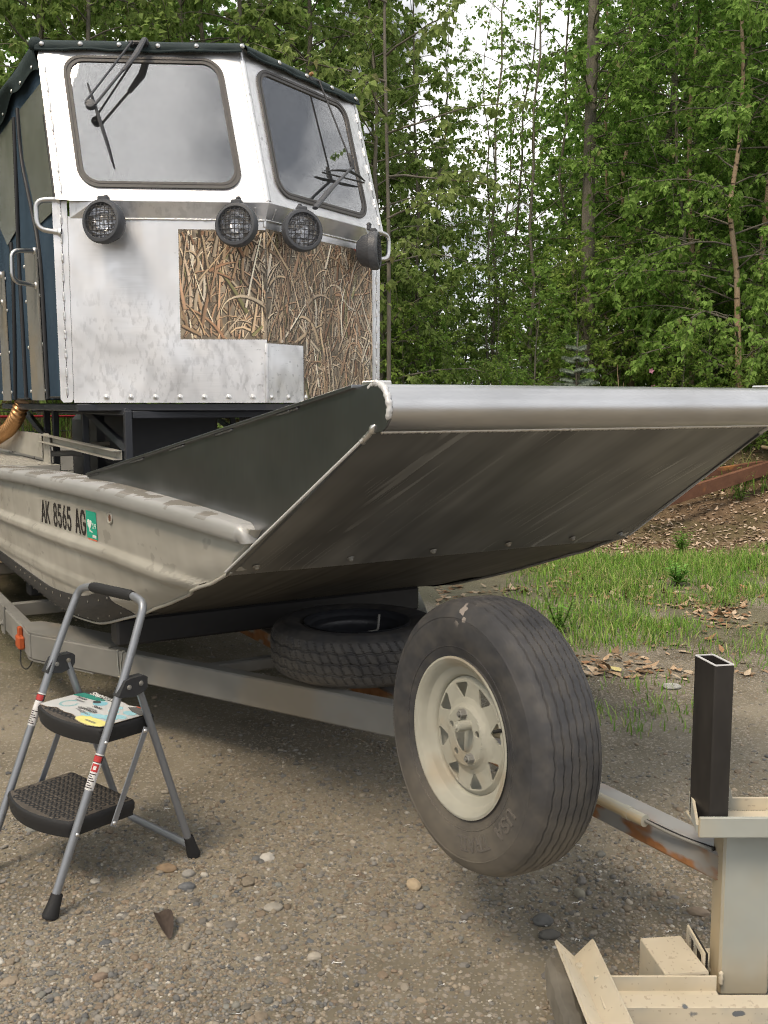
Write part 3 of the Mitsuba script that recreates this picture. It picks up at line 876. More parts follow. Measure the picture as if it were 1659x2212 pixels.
def text2(t, h, d=0.0008, sxs=1.0, bold=True):
    m = meshkit.text_mesh(t, h, d, bold)
    m = trimesh.Trimesh(np.asarray(m.vertices) * [sxs, 1, 1], m.faces, process=False)
    return m


xx = -2.28
for wd in ('AK', '8565', 'AG'):
    m = text2(wd, 0.098, sxs=1.0)
    span = {'AK': 0.155, '8565': 0.270, 'AG': 0.135}[wd]
    m.vertices = np.asarray(m.vertices) * [span / m.bounds[1][0], 1, 1]
    st = {'AK': -1.74, '8565': -1.53, 'AG': -1.208}[wd]
    bp('registration_lettering', on_side(m, st, 0.205), 'mat_paint', smooth=False, color=np.tile((0.03, 0.028, 0.027), (len(m.vertices), 1)))


def plate(x0, y0, x1, y1, n=6):
    u, w = np.meshgrid(np.linspace(x0, x1, n), np.linspace(y0, y1, n), indexing='ij')
    return grid(np.stack([u, w, u * 0], -1))


dec = plate(0, 0, 0.118, 0.112)
dk = bp('registration_decal', on_side(dec, -1.062, 0.212, 0.002), 'mat_paint', smooth=True, color=np.tile((0.025, 0.36, 0.24), (36, 1)), label='green registration decal with white state shape and number')
leafp = Point(0, 0).buffer(0.016).union(sbox(-0.004, -0.03, 0.004, 0.0)).union(Point(-0.008, 0.010).buffer(0.010)).union(Point(0.012, 0.008).buffer(0.009)).union(LineString([(0.0, -0.026), (0.02, -0.03)]).buffer(0.003))
m = ext(leafp, 0.0006, mat4((1.3, 0, 0), (0, 1, 0), (0, 0, 1), (0.040, 0.058, 0)))
bp('emblem', on_side(m, -1.062, 0.212, 0.0028), 'mat_paint', smooth=False, color=np.tile((0.72, 0.80, 0.76), (len(m.vertices), 1)), sub=dk)
m = text2('19', 0.020, 0.0006); m.vertices = np.asarray(m.vertices) * [1.4, 1, 1]; m.apply_translation((0.068, 0.045, 0))
bp('number', on_side(m, -1.062, 0.212, 0.0028), 'mat_paint', smooth=False, color=np.tile((0.55, 0.75, 0.68), (len(m.vertices), 1)), sub=dk)
m = plate(0.066, 0.006, 0.108, 0.018, 3)
bp('serial_patch', on_side(m, -1.062, 0.212, 0.0028), 'mat_paint', smooth=True, color=np.tile((0.62, 0.66, 0.64), (9, 1)), sub=dk)
m = plate(0.0, -0.006, 0.10, -0.0004, 3)
bp('old_decal_edge', on_side(m, -1.05, 0.212, 0.002), 'mat_paint', smooth=True, color=np.tile((0.60, 0.13, 0.07), (9, 1)), sub=dk)
q = on_side(plate(0, 0, 0.001, 0.001, 2), -0.80, 0.105).vertices[0]
bp('drain_hole', [lathe([(0.012, 0.0005), (0.02, 0.004), (0.024, 0.0)], 20, frame_n(q, (0.1, -1, 0.05)))], 'mat_hull', smooth=40)
bp('drain_hole_core', lathe([(0.0001, 0.001), (0.0135, 0.001)], 20, frame_n(q, (0.1, -1, 0.05))), 'mat_rust', smooth=False)

# ---- the new bow: rake plate, bow tube, side wings
R0, R1 = np.array([0.0, 0.832, 0.985]), np.array([0.72, 0.722, 1.432])
rn = unit(np.cross([0, 1, 0], R1 * [1, 0, 1] - R0 * [1, 0, 1])); rn = rn if rn[0] > 0 else -rn
u, w = np.meshgrid(np.linspace(0, 1, 14), np.linspace(-1, 1, 30), indexing='ij')
rk = R0[None, None] * [1, 0, 1] + (R1 - R0)[None, None] * [1, 0, 1] * u[..., None]
rk = rk + np.array([0, 1, 0]) * (w * (R0[1] + (R1[1] - R0[1]) * u))[..., None]
rk = rk + rn * (0.006 + 0.004 * (meshkit.fbm(rk * 3, 2, 4) - 0.5))[..., None]
low = rk[:1] + np.array([-0.012, 0, -0.012])
rake = bp('rake_plate', slab(np.concatenate([low, rk], 0), rn, 0.005), 'mat_rake', smooth=40, label='new bare aluminium plate sloping under the bow')
for yy in (-0.75, -0.42, -0.10, 0.22, 0.52, 0.76):
    o = R0 * [1, 0, 1] + (R1 - R0) * [1, 0, 1] * 0.045 + np.array([0, yy, 0]) + rn * 0.009
    bp('bolt', bolt_mesh(frame_n(o, rn), 0.0075, 0.010), 'mat_galv', smooth=20, sub=rake)
TC, TR = np.array([0.744, 0, 1.4865]), 0.0575
yy = np.linspace(-0.728, 0.728, 60)
tb_ = tube(np.stack([np.full(60, TC[0]), yy, np.full(60, TC[2])], 1), TR, 40)
bt = bp('bow_tube', tb_, 'mat_alu_bright', smooth=40, label='thick polished aluminium tube across the bow')
wl = weld_mesh([(0.7365, -0.715, 1.4275), (0.7365, 0.715, 1.4275)], 0.0055, 8, 8)
bp('weld_bead', wl, 'mat_weld', smooth=True, sub=bt)
for sg in (-1, 1):
    a = np.linspace(-0.5, 2.9, 26)
    ring = np.stack([TC[0] + (TR + 0.001) * np.cos(a), np.full(26, sg * 0.728), TC[2] + (TR + 0.001) * np.sin(a)], 1)
    bp('end_weld', weld_mesh(ring, 0.008, 11 + sg, 8), 'mat_cut', smooth=True, sub=bt)
    bp('end_tab', cbox((0.715, sg * 0.712, 1.5445), (0.075, 0.045, 0.016), 0.005), 'mat_weld', smooth=30, sub=bt)
    # wing plate: an upright sheet from the gunwale up to the tube
    yw = lambda x: -0.806 + 0.1066 * x
    arc = [(TC[0] + (TR + 0.004) * math.cos(t), TC[2] + (TR + 0.004) * math.sin(t)) for t in np.linspace(1.75, -1.15, 18)]
    g1 = [(x, float(g_at(np.array([x]))[0][2]) + 0.013) for x in (0.13, -0.1, -0.35, -0.7, -1.0, -1.235)]
    poly = Polygon([(-1.235, 1.205)] + arc + [(R1[0] + 0.012, R1[2] - 0.006), (0.012, 0.985), (-0.006, 0.98), (0.10, 1.11)] + g1).buffer(0)
    d = unit(np.array([1, sg * -0.1066 * -1 if sg == 1 else 0.1066, 0]))
    d = unit(np.array([1.0, 0.1066 if sg == -1 else -0.1066, 0]))
    # sg -1 is starboard (negative y)
    nrm_w = unit(np.cross([0, 0, 1], d)); nrm_w = nrm_w * (1 if nrm_w[1] * sg > 0 else -1)
    sc = np.linalg.norm([1, 0.1066])
    fr = mat4(d * sc, (0, 0, 1), nrm_w, (0, sg * 0.806, 0))
    wg = bp('bow_wing', ext(poly, 0.006, fr), 'mat_wing', smooth=30, label='dark bare aluminium side wing plate of the new bow')
    top = [np.array([x, sg * -yw(x) * 1.0, z]) for x, z in ((-1.235, 1.205), (0.66, 1.535))]
    dd = unit(top[1] - top[0])
    cp = beam(top[0] + [0, 0, 0.004], top[1] + [0, 0, 0.004], 0.036, 0.009, b=0.001)
    bp('top_flange', cp, 'mat_wing', smooth=20, sub=wg)
    for f_ in (0.03, 0.27, 0.45, 0.63, 0.83):
        c0 = top[0] + (top[1] - top[0]) * f_ + np.array([0, sg * 0.008, -0.004])
        bp('tack_weld', weld_mesh([c0 - dd * 0.06, c0 + dd * 0.06], 0.0045, int(f_ * 100), 6), 'mat_wing', smooth=True, sub=wg)
    e0 = np.array([0.006, sg * 0.838, 0.983]); e1 = np.array([0.728, sg * 0.734, 1.430])
    bp('edge_bead', tube([e0, e1], 0.0042, 8), 'mat_cut', smooth=True, sub=wg)
    bp('corner_weld', weld_mesh([e1 + [-0.05, 0, -0.03], e1 + [0.0, 0, 0.0], e1 + [0.02, 0, 0.02]], 0.0085, 5, 8), 'mat_weld', smooth=True, sub=wg)
    bp('foot_weld', weld_mesh([(-1.235, sg * 0.938, 1.20), (-1.24, sg * 0.940, 1.185)], 0.009, 6, 8), 'mat_weld', smooth=True, sub=wg)
dk_p = np.stack(np.meshgrid(np.linspace(-1.2, 0.70, 12), np.linspace(-1, 1, 9), indexing='ij'), -1)
zz = np.interp(dk_p[..., 0], [-1.2, 0.70], [0.98, 1.43])
bp('bow_deck', slab(np.stack([dk_p[..., 0], dk_p[..., 1] * np.interp(dk_p[..., 0], [-1.2, 0.7], [0.90, 0.70]), zz], -1), (0, 0, 1), 0.004), 'mat_wing', smooth=30)
dp = np.stack(np.meshgrid(np.linspace(-5.3, -1.2, 10), np.linspace(-0.92, 0.92, 8), indexing='ij'), -1)
bp('deck', slab(np.concatenate([dp, np.full((*dp.shape[:2], 1), 0.80)], -1), (0, 0, 1), 0.004), 'mat_bottom', smooth=False)

# ---- cabin: two front panels meeting in a vertical edge on the centreline
TV = -1.5745
EL, ER = np.array([-0.4467, -0.8947, 0]), np.array([-0.4467, 0.8947, 0])
NL, NR = np.array([0.8947, -0.4467, 0]), np.array([0.8947, 0.4467, 0])
WU = 0.915
LOW = {-1: mat4(EL, (0, 0, 1), NL, (TV, 0, 0)), 1: mat4(ER, (0, 0, 1), NR, (TV, 0, 0))}
SL = -0.31 / 0.77
VB0 = np.array([-1.53 - SL * -2.43 * -1, 0, 0]); VB0 = np.array([-1.53 - SL * 2.43, 0, 0])
vup = np.array([SL, 0, 1.0])


def UPF(sg):
    e = EL if sg < 0 else ER
    n = unit(np.cross(e, vup)); n = n if n[0] > 0 else -n
    return mat4(e, vup, n, VB0)


front = None
for sg in (-1, 1):
    f_ = LOW[sg]
    w1 = WU + 0.062
    low_panel = ext(sbox(0, 1.4975, WU, 2.36), -0.003, f_)
    k = bp('front_panel', low_panel, 'mat_alu_cab', smooth=30, label='bare brushed aluminium lower front panel of the cabin' if sg < 0 else None)
    # outer flange with a stitched seam
    fl = ext(Polygon([(WU + 0.002, 1.515), (WU + 0.010, 1.5005), (w1 - 0.012, 1.4985), (w1, 1.515), (w1 + 0.008, 2.43), (WU + 0.002, 2.43)]), -0.004, f_)
    bp('corner_flange', fl, 'mat_alu_cab', smooth=30, sub=k)
    seam = []
    g_ = np.random.default_rng(20 + sg)
    for z0 in np.arange(1.53, 2.40, 0.088):
        seam.append(weld_mesh([f_[:3, 3] + f_[:3, 0] * (WU + 0.03) + f_[:3, 2] * 0.002 + np.array([0, 0, z0]), f_[:3, 3] + f_[:3, 0] * (WU + 0.03) + f_[:3, 2] * 0.002 + np.array([0, 0, z0 + 0.045])], 0.0055, int(z0 * 100), 6))
    bp('stitch_weld', seam, 'mat_weld', smooth=True, sub=k, kind='stuff')
    gap = ext(sbox(WU + 0.0285, 1.52, WU + 0.0315, 2.42), 0.0008, f_)
    bp('seam', gap, 'mat_black_steel', smooth=False, sub=k)
    # ledge under the windscreen
    z_l = 2.425
    lip0 = [np.array([-1.53 - SL * 2.43 + SL * z_l, 0, z_l]) + (EL if sg < 0 else ER) * q for q in (-0.0, 0.80, 0.905)]
    bk = [f_[:3, 3] + f_[:3, 0] * q + f_[:3, 2] * 0.001 + np.array([0, 0, 2.352]) for q in (0.0, 0.80, 0.905)]
    lip0[2] = f_[:3, 3] + f_[:3, 0] * 0.905 + f_[:3, 2] * 0.004 + np.array([0, 0, z_l])
    led = slab(np.stack([np.array(lip0), np.array(bk)], 0), (0, 0, -1), 0.004)
    bp('ledge', led, 'mat_alu_cab', smooth=20, sub=k)
    bp('weld_seam', weld_mesh([bk[0] + f_[:3, 2] * 0.002, bk[1] + f_[:3, 2] * 0.002], 0.0055, 31 + sg, 6), 'mat_weld', smooth=True, sub=k)
    bp('centre_weld', weld_mesh([f_[:3, 3] + f_[:3, 0] * 0.045 + f_[:3, 2] * 0.03 + np.array([0, 0, 2.41]), f_[:3, 3] + f_[:3, 0] * 0.045 + f_[:3, 2] * 0.004 + np.array([0, 0, 2.36])], 0.005, 3, 6), 'mat_weld', smooth=True, sub=k)
    # snap bolts along the bottom edge
    us = [(0.763 - i * 0.1155) for i in range(7)] if sg < 0 else [0.03, 0.16, 0.30, 0.45, 0.60, 0.75, 0.86]
    for uu in us:
        o = f_[:3, 3] + f_[:3, 0] * uu + f_[:3, 2] * 0.0005 + np.array([0, 0, 1.524])
        bp('snap_stud', [dome_mesh(frame_n(o, f_[:3, 2]), 0.0085, 0.009, 12), lathe([(0.008, 0.002), (0.014, 0.0018), (0.0145, 0)], 16, frame_n(o, f_[:3, 2]))], 'mat_weld', smooth=True, sub=k)
    # windscreen frame
    uf = UPF(sg)
    x0, x1, z0, z1 = (0.105, 0.862, 2.487, 3.147) if sg < 0 else (0.075, 0.845, 2.472, 3.138)
    outer = Polygon([(0, 2.425), (WU - 0.003, 2.425), (WU + 0.062, 2.43), (0.975, 3.14), (0.955, 3.215), (0, 3.215)])
    fr_m = ext(outer.difference(rrect(x0 + 0.012, z0 + 0.012, x1 - 0.012, z1 - 0.012, 0.085)), -0.0035, uf)
    wk = bp('windscreen', fr_m, 'mat_alu_cab', smooth=30, label=('frontal' if sg < 0 else 'angled') + ' windscreen panel of bare aluminium with a rubber framed window')
    gs = [ext(rrect(x0, z0, x1, z1, 0.095).difference(rrect(x0 + 0.013, z0 + 0.013, x1 - 0.013, z1 - 0.013, 0.084)), 0.010, uf),
          ext(rrect(x0 + 0.013, z0 + 0.013, x1 - 0.013, z1 - 0.013, 0.084).difference(rrect(x0 + 0.019, z0 + 0.019, x1 - 0.019, z1 - 0.019, 0.08)), 0.006, uf),
          ext(rrect(x0 + 0.019, z0 + 0.019, x1 - 0.019, z1 - 0.019, 0.08).difference(rrect(x0 + 0.030, z0 + 0.030, x1 - 0.030, z1 - 0.030, 0.072)), 0.0085, uf)]
    bp('gasket', gs, 'mat_gasket', smooth=25, sub=wk)
    pn = rrect(x0 + 0.024, z0 + 0.024, x1 - 0.024, z1 - 0.024, 0.075, 10)
    vv, ff = trimesh.creation.triangulate_polygon(pn, engine='earcut')
    vv = np.column_stack([vv, np.full(len(vv), 0.002)])
    pm = trimesh.Trimesh(vv, ff, process=False); pm.apply_transform(uf)
    bp('pane', pm, 'mat_glass', smooth=False, sub=wk)
    # upper stitch seam on the outer edge
    seam = []
    for zz in np.arange(2.46, 3.14, 0.10):
        a0, a1 = [uf[:3, 3] + uf[:3, 0] * (WU + 0.032) + uf[:3, 1] * q + uf[:3, 2] * 0.002 for q in (zz, zz + 0.055)]
        seam.append(weld_mesh([a0, a1], 0.0055, int(zz * 90), 6))
    bp('stitch_weld', seam, 'mat_weld', smooth=True, sub=wk, kind='stuff')
    a0, a1 = [uf[:3, 3] + uf[:3, 0] * (WU + 0.032) + uf[:3, 1] * q + uf[:3, 2] * 0.0005 for q in (2.44, 3.16)]
    bp('seam', tube([a0, a1], 0.0016, 5), 'mat_black_steel', smooth=False, sub=wk)

# rounded front edge strip where the two windscreen panels meet
z = np.linspace(2.43, 3.212, 12)
bp('centre_edge', tube(VB0 + vup * z[:, None] + np.array([-0.0135, 0, 0]), 0.016, 16), 'mat_alu_cab', smooth=True)
for za, zb in ((1.498, 1.780), (2.318, 2.352)):
    bp('centre_edge', tube(np.array([TV - 0.0105, 0, 0]) + np.array([0, 0, 1.0]) * np.linspace(za, zb, 6)[:, None], 0.012, 16), 'mat_alu_cab', smooth=True)

# ---- camouflage print: reeds, on the two lower panels
def reeds(f_, poly, n, seed, lift0=0.0015):
    """Flat printed reed blades clipped to the polygon, each a hair above the last; colours per vertex."""
    g = np.random.default_rng(seed)
    x0, z0, x1, z1 = poly.bounds
    V, F, K, o = [], [], [], 0
    pal = np.array([(0.50, 0.38, 0.25), (0.60, 0.50, 0.37), (0.42, 0.29, 0.18), (0.46, 0.30, 0.19), (0.70, 0.62, 0.50), (0.34, 0.24, 0.16), (0.38, 0.22, 0.13), (0.26, 0.25, 0.12), (0.55, 0.43, 0.31)])
    # backing with mottled earth colours
    nx, nz = int((x1 - x0) / 0.008), int((z1 - z0) / 0.008)
    u, w = np.meshgrid(np.linspace(x0, x1, nx), np.linspace(z0, z1, nz), indexing='ij')
    b = grid(np.stack([u, w, np.full_like(u, lift0)], -1))
    m = meshkit.fbm(np.asarray(b.vertices) * [22, 14, 1], 4, seed)
    m2 = meshkit.fbm(np.asarray(b.vertices) * [70, 40, 1], 3, seed + 4)
    col = np.array((0.07, 0.058, 0.042)) * (1 - m[:, None]) + np.array((0.36, 0.30, 0.225)) * m[:, None]
    col *= (0.35 + 1.3 * m2[:, None])
    cen = np.asarray(b.vertices)[np.asarray(b.faces)].mean(1)
    ok = shapely.contains_xy(poly, cen[:, 0], cen[:, 1])
    V.append(np.asarray(b.vertices)); F.append(np.asarray(b.faces)[ok]); K.append(col); o += len(b.vertices)
    for i in range(n):
        t = i / n
        L = g.uniform(0.14, 0.42) * (1.0 if g.random() < 0.8 else 1.3)
        wd = g.uniform(0.0016, 0.0066) * (0.8 + 0.5 * (t > 0.55)) * (1.35 if g.random() < 0.15 else 1.0)
        an = math.pi / 2 + g.normal(0, 0.42)
        if g.random() < 0.10:
            an = g.uniform(0, math.pi)
        bend = g.normal(0, 2.0) if g.random() < 0.45 else g.normal(0, 0.25)
        k = 11
        s = np.linspace(0, 1, k)
        th = an + bend * s ** 1.6
        st = L / (k - 1)
        cx = g.uniform(x0 - 0.05, x1 + 0.05) + np.concatenate([[0], np.cumsum(np.cos(th[:-1]) * st)])
        cz = g.uniform(z0 - 0.15, z1 - 0.02) + np.concatenate([[0], np.cumsum(np.sin(th[:-1]) * st)])
        w = wd * (1 - 0.85 * s ** 1.5)
        nxv, nzv = -np.sin(th), np.cos(th)
        base = pal[g.choice(len(pal), p=[.17, .14, .14, .13, .09, .11, .08, .04, .10])] * g.uniform(0.75, 1.45)
        for sh in (1, 0):                                   # printed dark outline, then the blade
            ww = w * (1.25 if sh else 1.0) + (0.0003 if sh else 0)
            dx, dz = (0.004, -0.003) if sh else (0, 0)
            rows = []
            for off in ((-1, 1) if sh else (-1, 0.1, 1)):
                rows.append(np.stack([cx + dx + off * ww * nxv, cz + dz + off * ww * nzv, np.full(k, lift0 + 0.0002 + (2 * i + 1 - sh) * 1.2e-6)], -1))
            P_ = np.stack(rows, 1)
            b = grid(P_)
            cc = np.zeros((k, len(rows), 3))
            if sh:
                cc[:] = (0.060, 0.046, 0.032)
            else:
                gr = (0.72 + 0.45 * s)[:, None]
                cc[:, 0] = base * 0.72 * gr; cc[:, 1] = base * 1.12 * gr; cc[:, 2] = base * 0.95 * gr
            cen = np.asarray(b.vertices)[np.asarray(b.faces)].mean(1)
            vin = shapely.contains_xy(poly, np.asarray(b.vertices)[:, 0], np.asarray(b.vertices)[:, 1])
            ok = vin[np.asarray(b.faces)].all(1)
            if not ok.any():
                continue
            V.append(np.asarray(b.vertices)); F.append(np.asarray(b.faces)[ok] + o); K.append(cc.reshape(-1, 3)); o += len(b.vertices)
    m = trimesh.Trimesh(np.vstack(V), np.vstack(F), process=False)
    m.apply_transform(f_)
    return m, np.clip(np.vstack(K), 0, 1)


m, c = reeds(LOW[-1], sbox(0.0, 1.798, 0.408, 2.308), 260, 61)
bp('camouflage_wrap', m, 'mat_paint', smooth=False, color=c, label='reed camouflage print on the right part of the frontal panel')
m, c = reeds(LOW[1], sbox(0.0, 1.4985, 0.905, 2.315).difference(sbox(-0.01, 1.4, 0.285, 1.782)), 620, 62)
bp('camouflage_wrap', m, 'mat_paint', smooth=False, color=c, label='reed camouflage print covering the angled panel down to the bow')

# ---- floodlights
def heading(a):
    """Direction at a degrees from straight towards the yard, in the boat frame."""
    w = np.array([math.sin(math.radians(a)), -math.cos(math.radians(a)), 0])
    return np.array([w @ BF[:3, 0], w @ BF[:3, 1], 0])


def flood(c, ang, tilt, label):
    n = unit(heading(ang) + np.array([0, 0, tilt]))
    f_ = frame_n(np.asarray(c, float), n)
    k = key_of(f'{boat}__floodlight')
    R = 0.098
    bp('housing', lathe([(0.0001, -0.085), (0.05, -0.082), (0.078, -0.055), (0.088, -0.02), (R, -0.012), (R + 0.003, 0.02), (R - 0.004, 0.034), (R - 0.016, 0.036), (R - 0.021, 0.026), (R - 0.022, 0.012)], 44, f_), 'mat_grey_plastic', smooth=40, sub=k)
    labels[k] = {'label': label}
    bp('reflector', lathe([(0.0001, -0.05), (0.03, -0.046), (0.055, -0.03), (0.070, -0.008), (0.076, 0.012)], 36, f_), 'mat_reflector', smooth=40, sub=k)
    bulb = lathe([(0.0001, 0.0), (0.013, -0.002), (0.017, -0.012), (0.014, -0.045)], 20, f_)
    bp('bulb', bulb, 'mat_reflector', smooth=40, sub=k)
    a = np.linspace(0, 1, 9)
    lens = lathe([(0.0762, 0.012), (0.06, 0.0165), (0.03, 0.019), (0.0001, 0.02)], 36, f_, lambda an, z, r: 0 * an)
    bp('lens', lens, 'mat_lens', smooth=True, sub=k)
    bars = []
    for i in range(-3, 4):
        q = i * 0.0215
        h = math.sqrt(max(0.0775 ** 2 - q * q, 1e-6))
        s = np.linspace(-h, h, 9)
        d = 0.030 + 0.007 * (1 - (s / 0.078) ** 2 - (q / 0.078) ** 2)
        bars.append(tube(np.stack([np.full(9, q), s, d], 1), 0.0021, 6))
        bars.append(tube(np.stack([s, np.full(9, q), d + 0.001], 1), 0.0021, 6))
    gm_ = cat_(bars); gm_.apply_transform(f_)
    bp('guard', gm_, 'mat_black_plastic', smooth=True, sub=k)
    tab = cbox((0, R + 0.004, 0.006), (0.05, 0.024, 0.036), 0.006); tab.apply_transform(f_)
    o = np.asarray(c, float) + np.array([0, 0, R + 0.012])
    stem = tube([o - n * 0.02, np.array([o[0] - n[0] * 0.02, o[1] - n[1] * 0.02, 2.436])], 0.012, 10)
    bp('bracket', [tab, stem], 'mat_grey_plastic', smooth=30, sub=k)
    bp('mounting_nut', bolt_mesh(mat4((1, 0, 0), (0, 1, 0), (0, 0, 1), (o[0] - n[0] * 0.02, o[1] - n[1] * 0.02, 2.430)), 0.009, 0.012), 'mat_black_steel', smooth=20, sub=k)
    return k


flood((-1.803, -0.697, 2.318), -17, 0.05, 'leftmost floodlight, below the outer edge of the frontal window')
flood((-1.530, -0.160, 2.309), -12, 0.05, 'floodlight left of the cabin centre edge')
flood((-1.532, 0.168, 2.312), 25, 0.05, 'floodlight right of the cabin centre edge')
flood((-1.800, 0.712, 2.296), 82, 0.02, 'rightmost floodlight, seen from its side')
wire = fillet([LOW[1] @ np.array([0.74, 2.33, 0.004, 1]), LOW[1] @ np.array([0.76, 2.29, 0.03, 1]), LOW[1] @ np.array([0.80, 2.33, 0.05, 1])], 0.05) if False else None
pw = [(LOW[1] @ np.array([u, z, d, 1]))[:3] for u, z, d in ((0.73, 2.315, 0.004), (0.745, 2.275, 0.02), (0.765, 2.30, 0.05), (0.79, 2.37, 0.06))]
bp('lamp_wire', tube(fillet(pw, 0.04), 0.0022, 6), 'mat_paint', smooth=True, color=np.tile((0.35, 0.04, 0.03), (len(tube(fillet(pw, 0.04), 0.0022, 6).vertices), 1)))

# ---- windscreen wipers
def on_pane(sg, u, z, d):
    return (UPF(sg) @ np.array([u, z, d, 1]))[:3]


def wiper(sg, parts, label):
    k = key_of(f'{boat}__wiper'); labels[k] = {'label': label}
    for nm, ms, mt in parts:
        bp(nm, ms, mt, smooth=35, sub=k)


p_ = lambda u, z, d=0.07: on_pane(-1, u, z, d)
wiper(-1, [('arm', [tube([p_(.452, 3.205, .055), p_(.50, 3.11, .078), p_(.575, 3.02, .080)], [0.015, 0.0185, 0.011], 8, sy=0.6), tube([p_(.573, 3.024, .08), p_(.725, 2.852, .075)], 0.0065, 8)], 'mat_grey_plastic'),
           ('link_rod', [tube([p_(.512, 3.19, .055), p_(.768, 2.862, .078)], 0.0052, 8)], 'mat_grey_plastic'),
           ('pivot', [lathe([(0.0001, 0.024), (0.012, 0.024), (0.019, 0.018), (0.020, 0)], 18, frame_n(p_(.455, 3.198, .03), UPF(-1)[:3, 2])), lathe([(0.0001, 0.018), (0.011, 0.018), (0.013, 0)], 14, frame_n(p_(.515, 3.185, .035), UPF(-1)[:3, 2])), tube([p_(.44, 3.19, .045), p_(.53, 3.19, .045)], 0.011, 8)], 'mat_black_plastic'),
           ('blade_holder', [lathe([(0.0001, 0.012), (0.012, 0.012), (0.021, 0.010), (0.025, -0.012)], 22, frame_n(p_(.748, 2.855, .07), UPF(-1)[:3, 2])), tube([p_(.77, 2.861, .074), p_(.725, 2.852, .072)], 0.010, 8)], 'mat_grey_plastic'),
           ('blade', [tube([p_(.752, 2.982, .038), p_(.737, 2.90, .056), p_(.722, 2.81, .06), p_(.705, 2.70, .052), p_(.692, 2.60, .036)], [0.005, 0.008, 0.009, 0.008, 0.004], 6, sy=0.8), tube([p_(.752, 2.985, .028), p_(.692, 2.597, .026)], 0.004, 6)], 'mat_black_plastic')],
      'wiper hanging over the left side of the frontal window')
p_ = lambda u, z, d=0.07: on_pane(1, u, z, d)
wiper(1, [('arm', [tube([p_(.30, 2.43, .045), p_(.40, 2.52, .075), p_(.52, 2.605, .085)], [0.017, 0.018, 0.011], 8, sy=0.6), tube([p_(.515, 2.60, .085), p_(.665, 2.70, .075)], 0.0075, 8)], 'mat_grey_plastic'),
          ('link_rod', [tube([p_(.575, 3.185, .04), p_(.665, 2.765, .072)], 0.0048, 8)], 'mat_black_plastic'),
          ('pivot', [lathe([(0.0001, 0.024), (0.016, 0.022), (0.020, 0)], 16, frame_n(p_(.515, 3.19, .012), UPF(1)[:3, 2])), tube([p_(.49, 3.185, .02), p_(.60, 3.19, .03)], 0.010, 8)], 'mat_black_plastic'),
          ('pivot_cap', lathe([(0.0001, 0.02), (0.008, 0.018), (0.011, 0)], 14, frame_n(p_(.512, 3.205, .034), UPF(1)[:3, 2])), 'mat_gold'),
          ('blade_holder', [tube([p_(.66, 2.775, .076), p_(.665, 2.73, .08), p_(.672, 2.695, .075)], [0.010, 0.014, 0.010], 8)], 'mat_black_plastic'),
          ('blade', [tube([p_(.46, 2.66, .036), p_(.56, 2.675, .054), p_(.66, 2.688, .06), p_(.76, 2.683, .052), p_(.835, 2.678, .036)], [0.004, 0.008, 0.010, 0.008, 0.004], 6, sy=0.8), tube([p_(.455, 2.655, .026), p_(.84, 2.675, .026)], 0.0045, 6)], 'mat_black_plastic')],
      'wiper lying across the lower right of the angled window')

# ---- grab handles
def handle(pts, label, sub=None, r=0.0125):
    k = bp('grab_handle', tube(fillet(pts, 0.045), r, 14), 'mat_alu_bright', smooth=True, label=label)
    for q, q2 in ((pts[0], pts[1]), (pts[-1], pts[-2])):
        d = unit(np.asarray(q2, float) - np.asarray(q, float))
        bp('end_weld', lathe([(0.020, -0.002), (0.019, 0.008), (0.013, 0.014)], 14, frame_n(np.asarray(q, float), d)), 'mat_weld', smooth=True, sub=k)


for sg, lb in ((-1, 'bent aluminium grab handle on the left corner of the cabin'), (1, 'bent aluminium grab handle on the right corner of the cabin')):
    c = np.array([-2.000, sg * 0.850, 0])
    o = unit([-0.38, sg * 1.0, 0])
    handle([c + [0, 0, 2.437], c + o * 0.108 + [0, 0, 2.430], c + o * 0.104 + [0, 0, 2.300], c + [0.005, 0, 2.285]], lb)
YS = -0.842
handle([(-2.63, YS, 2.285), (-2.60, YS - 0.125, 2.275), (-2.60, YS - 0.125, 2.118), (-2.63, YS, 2.108)], 'door handle on the middle strip of the canvas side')
handle([(-3.66, YS, 2.275), (-3.63, YS - 0.12, 2.275), (-3.63, YS - 0.12, 2.118), (-3.66, YS, 2.108)], 'door handle farthest aft, cut by the photo edge')

# ---- canvas sides and roof
def wall_panel(y, pts, wrinkle, seed, nx=60, nz=50):
    x0, x1 = -4.05, -2.03
    u, w = np.meshgrid(np.linspace(0, 1, nx), np.linspace(1.515, 3.20, nz), indexing='ij')
    u = x0 + (x1 - 0.4026 * np.clip(w - 2.43, 0, 1) - 0.012 - x0) * u
    d = (meshkit.fbm(np.stack([u * 5, w * 1.6, u * 0 + seed], -1), 3, seed) - 0.5) * wrinkle
    return slab(np.stack([u, np.full_like(u, y) + d, w], -1), (0, np.sign(y), 0), 0.003)


